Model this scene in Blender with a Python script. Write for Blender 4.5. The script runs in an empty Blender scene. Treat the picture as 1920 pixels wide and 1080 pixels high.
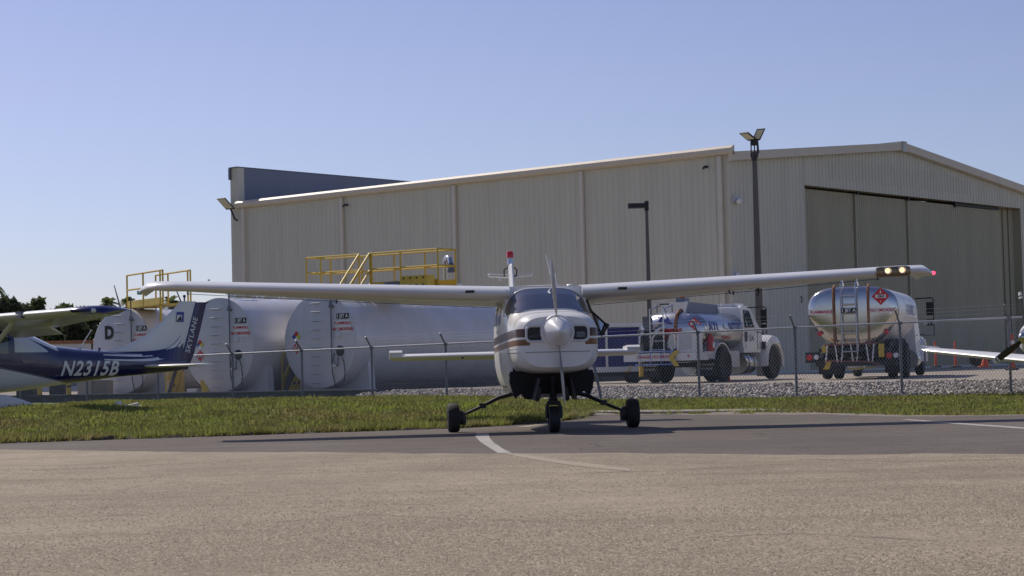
import bpy, bmesh, math, random
import numpy as np
from mathutils import Vector, Matrix
from math import sin, cos, pi, radians as R_

random.seed(7)
rng = np.random.default_rng(7)
scene = bpy.context.scene
COL = scene.collection

# ------------------------------------------------------------------ camera, sky, sun, exposure
FPX = 3500.0; PITCH = math.atan(145 / 3500); ROLL = .025; CAMZ = .924
cF = np.array([0, cos(PITCH), sin(PITCH)]); cU = np.array([0, -sin(PITCH), cos(PITCH)]); cR = np.array([1., 0, 0])
cr_, sr_ = cos(ROLL), sin(ROLL)
camd = bpy.data.cameras.new('camera'); cam = bpy.data.objects.new('camera', camd); COL.objects.link(cam)
camd.sensor_width = 36; camd.lens = FPX / 1920 * 36; camd.clip_start = .1; camd.clip_end = 6000
Rv = cR * cr_ - cU * sr_; Uv = cR * sr_ + cU * cr_
cam.matrix_world = Matrix(((Rv[0], Uv[0], -cF[0], 0), (Rv[1], Uv[1], -cF[1], 0), (Rv[2], Uv[2], -cF[2], CAMZ), (0, 0, 0, 1)))
scene.camera = cam

SUN_AZ = R_(42)      # to the left of the view direction (+Y), behind the hangar
SUN_EL = R_(46)
sdir = Vector((-sin(SUN_AZ) * cos(SUN_EL), cos(SUN_AZ) * cos(SUN_EL), sin(SUN_EL)))
w = bpy.data.worlds.new('World'); scene.world = w; w.use_nodes = True
wn = w.node_tree.nodes; wl = w.node_tree.links
bg = wn['Background']
sky = wn.new('ShaderNodeTexSky'); sky.sky_type = 'NISHITA'; sky.sun_disc = False
sky.sun_elevation = SUN_EL; sky.sun_rotation = -SUN_AZ
sky.altitude = 0; sky.air_density = 1.0; sky.dust_density = .5; sky.ozone_density = 5.0
tint = wn.new('ShaderNodeMixRGB'); tint.blend_type = 'MULTIPLY'; tint.inputs[0].default_value = 1; wtc = wn.new('ShaderNodeTexCoord'); wsx = wn.new('ShaderNodeSeparateXYZ'); wmr = wn.new('ShaderNodeMapRange'); wrp = wn.new('ShaderNodeMixRGB')
wl.new(wtc.outputs['Generated'], wsx.inputs[0]); wl.new(wsx.outputs['Z'], wmr.inputs['Value']); wmr.inputs['From Max'].default_value = .15; wl.new(wmr.outputs[0], wrp.inputs[0])
wrp.inputs[1].default_value = (.86, .85, 1.05, 1); wrp.inputs[2].default_value = (1.12, .88, .95, 1); wl.new(wrp.outputs[0], tint.inputs[2])   # cool lavender air, paler low down
wl.new(sky.outputs[0], tint.inputs[1]); wl.new(tint.outputs[0], bg.inputs[0]); bg.inputs[1].default_value = .1
sund = bpy.data.lights.new('sun', 'SUN'); sund.energy = 3.5; sund.angle = R_(.53); sund.color = (1, .92, .80)
sun = bpy.data.objects.new('sun', sund); COL.objects.link(sun)
sun.rotation_euler = sdir.to_track_quat('Z', 'Y').to_euler()
vs = scene.view_settings; vs.view_transform = 'Standard'; vs.look = 'None'; vs.gamma = 1; vs.use_curve_mapping = False
vs.exposure = 0.0

# ------------------------------------------------------------------ pixel helpers (photo pixels, 1920 wide)
def ray(px, py):
    u, v = px - 960, py - 540
    x = u * cr_ - v * sr_; y = u * sr_ + v * cr_
    return cF * FPX + cR * x - cU * y
def at(px, py, Y):
    d = ray(px, py); p = d * (Y / d[1]); p[2] += CAMZ; return p
def gz(Y):
    return float(np.interp(Y, [-50, 17, 19.5, 23, 26.5, 30, 36], [.085, .078, .07, .036, 0, -.045, -.06]))
def onramp(px, py):
    z = 0
    for _ in range(30):
        d = ray(px, py); t = (z - CAMZ) / d[2]; p = d * t; p[2] += CAMZ
        z = .5 * z + .5 * gz(p[1])
    return p

# ------------------------------------------------------------------ materials
def mat(name, col, rough=.6, metal=0., noise=0., scale=4., bump=0., bscale=40., coat=0., spec=.5, col2=None, detail=4, stretch=None, em=None, emc=None, trans=0.):
    m = bpy.data.materials.new(name); m.use_nodes = True
    nt = m.node_tree; N = nt.nodes; L = nt.links; b = N['Principled BSDF']
    b.inputs['Base Color'].default_value = (*col, 1); b.inputs['Roughness'].default_value = rough
    b.inputs['Metallic'].default_value = metal; b.inputs['Coat Weight'].default_value = coat
    b.inputs['Coat Roughness'].default_value = .06
    b.inputs['Specular IOR Level'].default_value = spec
    if trans: b.inputs['Transmission Weight'].default_value = trans
    if em: b.inputs['Emission Strength'].default_value = em; b.inputs['Emission Color'].default_value = (*emc, 1)
    if noise or bump:
        tc = N.new('ShaderNodeTexCoord'); mp = N.new('ShaderNodeMapping')
        L.new(tc.outputs['Object'], mp.inputs[0])
        if stretch: mp.inputs['Scale'].default_value = stretch
    if noise:
        nz = N.new('ShaderNodeTexNoise'); nz.inputs['Scale'].default_value = scale; nz.inputs['Detail'].default_value = detail
        nz.inputs['Roughness'].default_value = .65
        L.new(mp.outputs[0], nz.inputs['Vector'])
        rp = N.new('ShaderNodeValToRGB')
        c2 = col2 if col2 else tuple(c * (1 - noise) for c in col)
        c1 = col if col2 else tuple(min(1, c * (1 + noise * .6)) for c in col)
        rp.color_ramp.elements[0].position = .3; rp.color_ramp.elements[0].color = (*c2, 1)
        rp.color_ramp.elements[1].position = .7; rp.color_ramp.elements[1].color = (*c1, 1)
        L.new(nz.outputs['Fac'], rp.inputs[0]); L.new(rp.outputs[0], b.inputs['Base Color'])
        m['ramp'] = rp.name
    if bump:
        n2 = N.new('ShaderNodeTexNoise'); n2.inputs['Scale'].default_value = bscale; n2.inputs['Detail'].default_value = 5
        L.new(tc.outputs['Object'], n2.inputs['Vector'])
        bp = N.new('ShaderNodeBump'); bp.inputs['Strength'].default_value = bump; bp.inputs['Distance'].default_value = .02
        L.new(n2.outputs['Fac'], bp.inputs['Height']); L.new(bp.outputs[0], b.inputs['Normal'])
    return m

def asphalt(name, c1, c2, cspk, spk=.5, fine=90., crack=.45):
    """worn paving: broad stains, streaks, fine aggregate, dark specks"""
    m = bpy.data.materials.new(name); m.use_nodes = True
    nt = m.node_tree; N = nt.nodes; L = nt.links; b = N['Principled BSDF']; b.inputs['Roughness'].default_value = .9
    b.inputs['Specular IOR Level'].default_value = .25
    tc = N.new('ShaderNodeTexCoord')
    def noise(scale, det=5, st=None, rough=.6):
        mp = N.new('ShaderNodeMapping'); L.new(tc.outputs['Object'], mp.inputs[0])
        if st: mp.inputs['Scale'].default_value = st
        n = N.new('ShaderNodeTexNoise'); n.inputs['Scale'].default_value = scale; n.inputs['Detail'].default_value = det
        n.inputs['Roughness'].default_value = rough
        L.new(mp.outputs[0], n.inputs['Vector']); return n.outputs['Fac']
    def ramp(fac, p0, a, p1, c):
        r = N.new('ShaderNodeValToRGB'); r.color_ramp.elements[0].position = p0; r.color_ramp.elements[1].position = p1
        r.color_ramp.elements[0].color = (*a, 1); r.color_ramp.elements[1].color = (*c, 1); L.new(fac, r.inputs[0]); return r.outputs[0]
    def mix(kind, fac, a, c):
        x = N.new('ShaderNodeMixRGB'); x.blend_type = kind; x.inputs[0].default_value = fac
        L.new(a, x.inputs[1]); L.new(c, x.inputs[2]); return x.outputs[0]
    base = ramp(noise(.55, 6), .3, c2, .7, c1)
    streak = ramp(noise(1.2, 5, (.35, 1.6, 1)), .35, (.8, .8, .8), .65, (1.12, 1.12, 1.12))
    out = mix('MULTIPLY', .35, base, streak)
    agg = ramp(noise(fine, 4, None, .85), .3, (.3, .3, .3), .72, (1.75, 1.75, 1.75))
    out = mix('MULTIPLY', .75, out, agg)
    mid = ramp(noise(7, 6, None, .75), .3, (.74, .74, .74), .7, (1.22, 1.22, 1.22))
    out = mix('MULTIPLY', .7, out, mid)
    blot = ramp(noise(.23, 5, (1, .55, 1), .7), .36, (.80, .80, .80), .6, (1.07, 1.07, 1.07)); out = mix('MULTIPLY', .9, out, blot)
    tyre = ramp(noise(.9, 3, (.06, 2.2, 1), .5), .33, (.84, .84, .84), .5, (1., 1., 1.)); out = mix('MULTIPLY', .8, out, tyre)
    vo = N.new('ShaderNodeTexVoronoi'); vo.feature = 'DISTANCE_TO_EDGE'; vo.inputs['Scale'].default_value = crack
    wv = N.new('ShaderNodeTexNoise'); wv.inputs['Scale'].default_value = 1.5; wv.inputs['Detail'].default_value = 6; L.new(tc.outputs['Object'], wv.inputs['Vector'])
    wm = N.new('ShaderNodeMixRGB'); wm.inputs[0].default_value = .22; L.new(tc.outputs['Object'], wm.inputs[1]); L.new(wv.outputs['Color'], wm.inputs[2]); L.new(wm.outputs[0], vo.inputs['Vector'])
    ck = ramp(vo.outputs['Distance'], .0, (.55, .55, .55), .010, (1, 1, 1)); gate = ramp(noise(.4, 3), .50, (0, 0, 0), .62, (.75, .75, .75))
    cx = N.new('ShaderNodeMixRGB'); cx.blend_type = 'MULTIPLY'; L.new(gate, cx.inputs[0]); L.new(out, cx.inputs[1]); L.new(ck, cx.inputs[2]); out = cx.outputs[0]
    sp = N.new('ShaderNodeTexNoise'); sp.inputs['Scale'].default_value = 5.; sp.inputs['Detail'].default_value = 6; sp.inputs['Roughness'].default_value = .75
    L.new(tc.outputs['Object'], sp.inputs['Vector'])
    rr = N.new('ShaderNodeValToRGB'); rr.color_ramp.elements[0].position = .66; rr.color_ramp.elements[1].position = .74
    rr.color_ramp.elements[0].color = (0, 0, 0, 1); rr.color_ramp.elements[1].color = (spk, spk, spk, 1); L.new(sp.outputs['Fac'], rr.inputs[0])
    x = N.new('ShaderNodeMixRGB'); L.new(rr.outputs[0], x.inputs[0]); L.new(out, x.inputs[1]); x.inputs[2].default_value = (*cspk, 1)
    L.new(x.outputs[0], b.inputs['Base Color'])
    bp = N.new('ShaderNodeBump'); bp.inputs['Strength'].default_value = .5; bp.inputs['Distance'].default_value = .008
    L.new(noise(fine * .8, 4, None, .8), bp.inputs['Height']); L.new(bp.outputs[0], b.inputs['Normal'])
    return m

M = {}
M['asphalt'] = asphalt('worn asphalt', (.172, .146, .124), (.132, .112, .095), (.07, .063, .057), .4, 60.)
M['concrete'] = asphalt('pale chip seal', (.375, .308, .220), (.295, .242, .174), (.15, .12, .09), .35, 38.)
M['apron'] = mat('far apron', (.36, .31, .25), .9, noise=.12, scale=.6, bump=.2)
M['kerb'] = mat('kerb concrete', (.27, .235, .19), .9, noise=.2, scale=3)
M['soil'] = mat('soil', (.085, .068, .046), 1, noise=.6, scale=7, bump=.5)
M['turf'] = mat('turf', (.15, .165, .035), 1, noise=.4, scale=1.6, bump=.5, col2=(.11, .11, .032))
M['dirt'] = mat('sandy dirt', (.25, .21, .165), .95, noise=.3, scale=5, bump=.5, bscale=60)
M['paint'] = mat('road paint', (.42, .39, .345), .85, noise=.3, scale=7)
M['paint_faded'] = mat('faded road paint', (.385, .325, .245), .9, noise=.25, scale=5, col2=(.33, .275, .20))
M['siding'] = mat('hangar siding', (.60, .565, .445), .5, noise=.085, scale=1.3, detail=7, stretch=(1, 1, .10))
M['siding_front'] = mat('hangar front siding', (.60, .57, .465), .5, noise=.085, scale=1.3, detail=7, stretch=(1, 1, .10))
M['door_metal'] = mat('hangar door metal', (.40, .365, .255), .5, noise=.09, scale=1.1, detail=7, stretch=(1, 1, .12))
M['trim'] = mat('cream trim', (.62, .54, .42), .45, noise=.06, scale=2)
M['pipe_cream'] = mat('downspout cream', (.66, .60, .49), .4, noise=.05, scale=2)
M['roof'] = mat('roof metal', (.5, .5, .5), .45, noise=.06, scale=1)
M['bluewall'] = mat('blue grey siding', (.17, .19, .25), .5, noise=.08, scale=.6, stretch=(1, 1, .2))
M['white'] = mat('white paint', (.76, .75, .73), .35, coat=.3, noise=.03, scale=1.5)
M['tankwhite'] = mat('tank paint', (.63, .62, .625), .32, coat=.4, noise=.12, scale=1.1, detail=7, stretch=(1, 1, .35))
M['tankface'] = mat('tank head paint', (.58, .575, .59), .4, noise=.11, scale=1.4, detail=7, stretch=(1, 1, .3))
M['black'] = mat('black paint', (.012, .012, .014), .5)
M['bay_shade'] = mat('bay shade black', (.006, .006, .007), .7)  # near-black colour standing in for shade inside the nose gear bay
M['dark'] = mat('dark grey', (.035, .035, .04), .6, noise=.2, scale=6)
M['rubber'] = mat('tyre rubber', (.018, .018, .019), .75, noise=.25, scale=9, bump=.3, bscale=30)
M['steel'] = mat('galvanised steel', (.42, .43, .45), .42, metal=.8, noise=.12, scale=6)
M['greysteel'] = mat('dull grey post', (.16, .17, .19), .55, metal=.4, noise=.2, scale=4)
M['wire'] = mat('fence wire', (.40, .41, .44), .5, metal=.5)
M['polished'] = mat('polished tank steel', (.60, .585, .56), .17, metal=1., noise=.10, scale=.9, bump=.03, bscale=3)
M['brushed'] = mat('brushed steel', (.55, .55, .56), .28, metal=1., noise=.08, scale=3)
M['yellow'] = mat('safety yellow', (.62, .43, .05), .5, noise=.12, scale=3)
M['orange'] = mat('safety orange', (.58, .085, .03), .6, noise=.2, scale=5)
M['red'] = mat('red', (.55, .03, .03), .45)
M['dullred'] = mat('worn red rail', (.30, .10, .08), .6, noise=.3, scale=6)
M['amber'] = mat('amber lens', (.75, .22, .02), .3)
M['blue'] = mat('logo blue', (.05, .07, .32), .4)
M['palebluesteel'] = mat('blue rail', (.16, .24, .52), .5)
M['green_txt'] = mat('yellow green', (.55, .55, .05), .5)
M['rust'] = mat('rusty rim', (.30, .13, .06), .7, noise=.4, scale=8)
M['lamp_led'] = mat('led lens', (.62, .58, .42), .3, noise=.1, scale=8)
M['pole'] = mat('pole bronze', (.095, .085, .075), .5, noise=.15, scale=2)
M['glass_dark'] = mat('windscreen', (.022, .036, .066), .05, coat=.6, spec=.9)
M['glass_grey'] = mat('cab glass', (.07, .10, .10), .06, coat=.6, spec=.7)
M['glass_pale'] = mat('rear window', (.62, .62, .60), .15, coat=.6)
M['bluecloth'] = mat('blue curtain', (.045, .05, .20), .8, noise=.3, scale=6, stretch=(8, 8, .6))
M['beige'] = mat('beige block', (.42, .38, .32), .8, noise=.1, scale=3)
M['wallconc'] = mat('dark retaining concrete', (.085, .088, .092), .9, noise=.35, scale=2.2, bump=.3, col2=(.05, .052, .055))
M['navy'] = mat('navy gloss', (.011, .013, .095), .22, coat=.35, noise=.08, scale=2)
M['prop'] = mat('propeller black', (.03, .03, .033), .4)
M['prop_grey'] = mat('propeller grey', (.30, .30, .31), .35, metal=.5)
M['spinner'] = mat('spinner', (.74, .73, .71), .25, coat=.6)
M['redlens'] = mat('red beacon', (.6, .01, .015), .25, coat=.5)
M['greenlens'] = mat('green lens', (.02, .35, .30), .25, coat=.5)
M['landing'] = mat('landing lamp', (1, .85, .55), .3, em=2.2, emc=(1, .60, .24))
M['navred'] = mat('red nav lamp', (.8, .02, .05), .3, em=3., emc=(1, .05, .12))
M['bay'] = mat('lamp bay metal', (.30, .22, .13), .35, metal=.7, noise=.3, scale=20)
M['bark'] = mat('bark', (.13, .10, .075), .9, noise=.3, scale=6)
def leafmat(name, a, b):
    m = mat(name, a, .7, noise=.5, scale=.9, col2=b); nt = m.node_tree; N = nt.nodes; L = nt.links
    tr = N.new('ShaderNodeBsdfTranslucent'); mx = N.new('ShaderNodeMixShader'); mx.inputs[0].default_value = .4
    L.new(N[m['ramp']].outputs[0], tr.inputs['Color']); L.new(N['Principled BSDF'].outputs[0], mx.inputs[1]); L.new(tr.outputs[0], mx.inputs[2]); L.new(mx.outputs[0], N['Material Output'].inputs[0]); return m
M['leaf_dark'] = leafmat('dark leaves', (.11, .13, .06), (.055, .068, .036))
M['leaf_mid'] = leafmat('mid leaves', (.13, .16, .05), (.06, .08, .03))
M['frond'] = leafmat('palm fronds', (.20, .235, .08), (.09, .115, .045))
M['stone'] = mat('gravel stone', (.40, .38, .36), .9, noise=.45, scale=5, col2=(.17, .155, .15))

def grassmat():
    m = bpy.data.materials.new('grass blades'); m.use_nodes = True
    nt = m.node_tree; N = nt.nodes; L = nt.links; b = N['Principled BSDF']; b.inputs['Roughness'].default_value = .6
    b.inputs['Specular IOR Level'].default_value = .3
    tc = N.new('ShaderNodeTexCoord'); n = N.new('ShaderNodeTexNoise'); n.inputs['Scale'].default_value = .9; n.inputs['Detail'].default_value = 6
    L.new(tc.outputs['Object'], n.inputs['Vector'])
    r = N.new('ShaderNodeValToRGB'); e = r.color_ramp.elements
    e[0].position = .3; e[0].color = (.175, .18, .05, 1); e[1].position = .68; e[1].color = (.27, .32, .06, 1)
    x = r.color_ramp.elements.new(.5); x.color = (.235, .245, .07, 1)
    L.new(n.outputs['Fac'], r.inputs[0])
    n2 = N.new('ShaderNodeTexNoise'); n2.inputs['Scale'].default_value = .42; n2.inputs['Detail'].default_value = 7; n2.inputs['Roughness'].default_value = .7; L.new(tc.outputs['Object'], n2.inputs['Vector'])
    r2 = N.new('ShaderNodeValToRGB'); r2.color_ramp.elements[0].position = .5; r2.color_ramp.elements[0].color = (0, 0, 0, 1); r2.color_ramp.elements[1].position = .68; r2.color_ramp.elements[1].color = (.75, .75, .75, 1); L.new(n2.outputs['Fac'], r2.inputs[0])
    dry = N.new('ShaderNodeMixRGB'); L.new(r2.outputs[0], dry.inputs[0]); L.new(r.outputs[0], dry.inputs[1]); dry.inputs[2].default_value = (.27, .205, .10, 1)
    g = N.new('ShaderNodeNewGeometry'); hs = N.new('ShaderNodeHueSaturation')
    mr = N.new('ShaderNodeMapRange'); mr.inputs['To Min'].default_value = .55; mr.inputs['To Max'].default_value = 1.35
    L.new(g.outputs['Random Per Island'], mr.inputs['Value']); L.new(mr.outputs[0], hs.inputs['Value']); L.new(dry.outputs[0], hs.inputs['Color'])
    L.new(hs.outputs[0], b.inputs['Base Color'])
    tr = N.new('ShaderNodeBsdfTranslucent'); L.new(hs.outputs[0], tr.inputs['Color'])
    mx = N.new('ShaderNodeMixShader'); mx.inputs[0].default_value = .5
    L.new(b.outputs[0], mx.inputs[1]); L.new(tr.outputs[0], mx.inputs[2]); L.new(mx.outputs[0], N['Material Output'].inputs[0])
    return m
M['grass'] = grassmat()
def stonemat():
    m = M['stone']; nt = m.node_tree; N = nt.nodes; L = nt.links; b = N['Principled BSDF']
    g = N.new('ShaderNodeNewGeometry'); r = N.new('ShaderNodeValToRGB'); e = r.color_ramp.elements
    e[0].color = (.12, .105, .09, 1); e[1].color = (.66, .62, .56, 1); x = e.new(.5); x.color = (.33, .29, .25, 1)
    L.new(g.outputs['Random Per Island'], r.inputs[0]); L.new(r.outputs[0], b.inputs['Base Color'])
stonemat()

# paint scheme of the main aircraft: white with two brown bands, on the fuselage's own coordinates
def stripemat(name, base, bands, fx=None):
    m = bpy.data.materials.new(name); m.use_nodes = True
    nt = m.node_tree; N = nt.nodes; L = nt.links; b = N['Principled BSDF']
    b.inputs['Roughness'].default_value = .32; b.inputs['Coat Weight'].default_value = .12; b.inputs['Coat Roughness'].default_value = .08; b.inputs['Specular IOR Level'].default_value = .35
    tc = N.new('ShaderNodeTexCoord'); sx = N.new('ShaderNodeSeparateXYZ'); L.new(tc.outputs['Object'], sx.inputs[0])
    def mth(op, a, c=None):
        n = N.new('ShaderNodeMath'); n.operation = op
        for i, v in enumerate((a, c)):
            if v is None: continue
            if isinstance(v, (int, float)): n.inputs[i].default_value = v
            else: L.new(v, n.inputs[i])
        return n.outputs[0]
    # bands dip slightly to the rear
    z = mth('ADD', sx.outputs['Z'], mth('MULTIPLY', mth('SUBTRACT', 1.6, sx.outputs['X']), fx or 0.))
    side = mth('GREATER_THAN', mth('ABSOLUTE', sx.outputs['Y']), .36)
    aft = mth('LESS_THAN', sx.outputs['X'], 2.2)
    ok = mth('MINIMUM', mth('ADD', side, mth('MULTIPLY', aft, 0)), 1)
    cur = None
    nz = N.new('ShaderNodeTexNoise'); nz.inputs['Scale'].default_value = 1.6; nz.inputs['Detail'].default_value = 5
    L.new(tc.outputs['Object'], nz.inputs['Vector'])
    rp = N.new('ShaderNodeValToRGB'); rp.color_ramp.elements[0].position = .35; rp.color_ramp.elements[1].position = .65
    rp.color_ramp.elements[0].color = (*[c * .92 for c in base], 1); rp.color_ramp.elements[1].color = (*base, 1)
    L.new(nz.outputs['Fac'], rp.inputs[0]); cur = rp.outputs[0]
    for z0, z1, col in bands:
        f = mth('MULTIPLY', mth('GREATER_THAN', z, z0), mth('LESS_THAN', z, z1)); f = mth('MULTIPLY', f, ok)
        x = N.new('ShaderNodeMixRGB'); L.new(f, x.inputs[0]); L.new(cur, x.inputs[1]); x.inputs[2].default_value = (*col, 1); cur = x.outputs[0]
    L.new(cur, b.inputs['Base Color'])
    return m
M['plane_body'] = stripemat('aircraft paint', (.76, .75, .72), [(1.268, 1.378, (.075, .026, .018)), (1.16, 1.238, (.19, .085, .028))], .02)

# ------------------------------------------------------------------ mesh builder
class MB:
    def __init__(s): s.v = []; s.f = []; s.mi = []
    def add(s, vs, fs, mi=0):
        o = len(s.v); s.v += [tuple(map(float, p)) for p in vs]; s.f += [tuple(i + o for i in f) for f in fs]; s.mi += [mi] * len(fs); return s
    def box(s, c, d, rz=0, mi=0, ry=0, rx=0):
        m = Matrix.Rotation(rz, 3, 'Z') @ Matrix.Rotation(ry, 3, 'Y') @ Matrix.Rotation(rx, 3, 'X'); c = Vector(c)
        vs = [c + m @ Vector((d[0] / 2 * a, d[1] / 2 * b_, d[2] / 2 * e)) for a in (-1, 1) for b_ in (-1, 1) for e in (-1, 1)]
        return s.add(vs, [(0, 1, 3, 2), (4, 6, 7, 5), (0, 4, 5, 1), (2, 3, 7, 6), (0, 2, 6, 4), (1, 5, 7, 3)], mi)
    def bb(s, x0, x1, y0, y1, z0, z1, mi=0): return s.box(((x0 + x1) / 2, (y0 + y1) / 2, (z0 + z1) / 2), (abs(x1 - x0), abs(y1 - y0), abs(z1 - z0)), mi=mi)
    def loft(s, rings, caps=(True, True), mi=0, closed=True):
        n = len(rings[0]); vs = [p for r in rings for p in r]; fs = []
        for i in range(len(rings) - 1):
            for j in range(n if closed else n - 1):
                k = (j + 1) % n; fs.append((i * n + j, i * n + k, (i + 1) * n + k, (i + 1) * n + j))
        if caps[0]: fs.append(tuple(range(n))[::-1])
        if caps[1]: fs.append(tuple((len(rings) - 1) * n + j for j in range(n)))
        return s.add(vs, fs, mi)
    def tube(s, pts, r, n=8, mi=0, flat=1.):
        pts = [Vector(p) for p in pts]; rings = []; up = None
        for i, p in enumerate(pts):
            d = (pts[min(i + 1, len(pts) - 1)] - pts[max(i - 1, 0)]).normalized()
            if up is None:
                up = Vector((0, 0, 1)) if abs(d.z) < .9 else Vector((1, 0, 0))
            a = d.cross(up).normalized(); b_ = a.cross(d).normalized(); up = b_
            rr = r[i] if isinstance(r, (list, tuple)) else r
            rings.append([p + a * rr * cos(2 * pi * k / n) + b_ * rr * flat * sin(2 * pi * k / n) for k in range(n)])
        return s.loft(rings, mi=mi)
    def lathe(s, prof, o, ax, n=24, mi=0, caps=(True, True)):
        o = Vector(o); ax = Vector(ax).normalized(); t = Vector((0, 0, 1)) if abs(ax.z) < .9 else Vector((1, 0, 0))
        a = ax.cross(t).normalized(); b_ = ax.cross(a)
        rings = [[o + ax * h + a * r * cos(2 * pi * k / n) + b_ * r * sin(2 * pi * k / n) for k in range(n)] for r, h in prof]
        return s.loft(rings, caps, mi)
    def prism(s, poly, fn, d, mi=0):
        """poly of (u,v); fn(u,v,w)->point; w from 0 to d"""
        n = len(poly); vs = [fn(u, v, 0) for u, v in poly] + [fn(u, v, d) for u, v in poly]
        fs = [tuple(range(n))[::-1], tuple(range(n, 2 * n))] + [(i, (i + 1) % n, n + (i + 1) % n, n + i) for i in range(n)]
        return s.add(vs, fs, mi)
    def sphere(s, c, r, n=10, mi=0, sc=(1, 1, 1)):
        rings = []
        for i in range(1, n // 2 + 1):
            th = pi * i / (n // 2 + 1); rings.append([(c[0] + r * sc[0] * sin(th) * cos(2 * pi * k / n), c[1] + r * sc[1] * sin(th) * sin(2 * pi * k / n), c[2] + r * sc[2] * cos(th)) for k in range(n)])
        return s.loft(rings, mi=mi)
    def build(s, name, mats, parent=None, smooth=35, loc=None):
        me = bpy.data.meshes.new(name); me.from_pydata(s.v, [], s.f)
        mats = mats if isinstance(mats, (list, tuple)) else [mats]
        for m in mats: me.materials.append(M[m] if isinstance(m, str) else m)
        me.polygons.foreach_set('material_index', s.mi)
        bm = bmesh.new(); bm.from_mesh(me); bmesh.ops.recalc_face_normals(bm, faces=bm.faces); bm.to_mesh(me); bm.free()
        if smooth: me.shade_smooth(); me.set_sharp_from_angle(angle=R_(smooth))
        me.update()
        o = bpy.data.objects.new(name, me); COL.objects.link(o)
        if parent: o.parent = parent
        if loc is not None: o.location = loc
        return o

def tag(o, label=None, cat=None, group=None, kind=None):
    if label: o['label'] = label
    if cat: o['category'] = cat
    if group: o['group'] = group
    if kind: o['kind'] = kind
    return o
def thing(name, label, cat, loc=(0, 0, 0), rz=0, group=None):
    o = bpy.data.objects.new(name, None); COL.objects.link(o); o.empty_display_size = .2
    o.location = loc; o.rotation_euler = (0, 0, rz); return tag(o, label, cat, group)
def dup(root):
    c = root.copy(); COL.objects.link(c)
    for ch in [o for o in bpy.data.objects if o.parent == root]:
        k = ch.copy(); COL.objects.link(k); k.parent = c
        for g in [o for o in bpy.data.objects if o.parent == ch]:
            d = g.copy(); COL.objects.link(d); d.parent = k
    return c
def text(name, body, size, fn, material, parent, bold=0., shear=0., spacing=1., sub=False):
    """letters as real geometry; fn(u, v) -> point, u along the line (centred), v up (centred)"""
    cu = bpy.data.curves.new('tmp', 'FONT'); cu.body = body; cu.size = size; cu.align_x = 'CENTER'; cu.align_y = 'CENTER'
    cu.offset = bold * size; cu.shear = shear; cu.space_character = spacing; cu.resolution_u = 3
    o = bpy.data.objects.new('tmp', cu); COL.objects.link(o)
    dg = bpy.context.evaluated_depsgraph_get(); me = bpy.data.meshes.new_from_object(o.evaluated_get(dg))
    bpy.data.objects.remove(o); bpy.data.curves.remove(cu)
    if sub:
        bm = bmesh.new(); bm.from_mesh(me); bmesh.ops.triangulate(bm, faces=bm.faces)
        for _ in range(3):
            ed = [e for e in bm.edges if e.calc_length() > size * .16]
            if ed: bmesh.ops.subdivide_edges(bm, edges=ed, cuts=1); bmesh.ops.triangulate(bm, faces=bm.faces)
        bm.to_mesh(me); bm.free()
    for v in me.vertices: v.co = Vector(fn(v.co.x, v.co.y))
    me.materials.clear(); me.materials.append(M[material]); me.name = name
    r = bpy.data.objects.new(name, me); COL.objects.link(r); r.parent = parent; return r
def selip(x, zb, zt, hw, n, N=48):
    zc, hh = (zb + zt) / 2, (zt - zb) / 2; r = []
    for k in range(N):
        a = 2 * pi * k / N; c_, s_ = cos(a), sin(a)
        r.append((x, hw * math.copysign(abs(c_) ** (2 / n), c_), zc + hh * math.copysign(abs(s_) ** (2 / n), s_)))
    return r
class Body:
    """lofted fuselage: rows of x, bottom, top, half width, squareness"""
    def __init__(s, rows): s.r = np.array(sorted(rows)); 
    def at(s, x): return [float(np.interp(x, s.r[:, 0], s.r[:, i])) for i in range(1, 5)]
    def y(s, x, z):
        zb, zt, hw, n = s.at(x); t = min(1, abs((z - (zb + zt) / 2) / ((zt - zb) / 2))); return hw * (1 - t ** n) ** (1 / n)
    def rings(s, x0, x1, step=.12):
        k = max(1, int(abs(x1 - x0) / step)); return [selip(x, *s.at(x)) for x in np.linspace(x0, x1, k + 1)]
    def patch(s, mb, side, xs, f0, f1, off=.005, nz=6, mi=0):
        vs = []; 
        for x in xs:
            a, c = f0(x), f1(x)
            for j in range(nz + 1):
                z = a + (c - a) * j / nz; vs.append((x, side * (s.y(x, z) + off), z))
        m = nz + 1; fs = [(i * m + j, i * m + j + 1, (i + 1) * m + j + 1, (i + 1) * m + j) for i in range(len(xs) - 1) for j in range(nz)]
        mb.add(vs, fs, mi)
def airfoil(chord, t, n=14, camber=.02):
    up = []; lo = []
    for i in range(n + 1):
        x = (1 - cos(pi * i / n)) / 2
        yt = 5 * t * (.2969 * math.sqrt(x) - .126 * x - .3516 * x * x + .2843 * x ** 3 - .1036 * x ** 4)
        yc = camber * 4 * x * (1 - x); up.append((-x * chord, (yc + yt) * chord)); lo.append((-x * chord, (yc - yt) * chord))
    return up + lo[::-1][1:-1]
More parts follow.
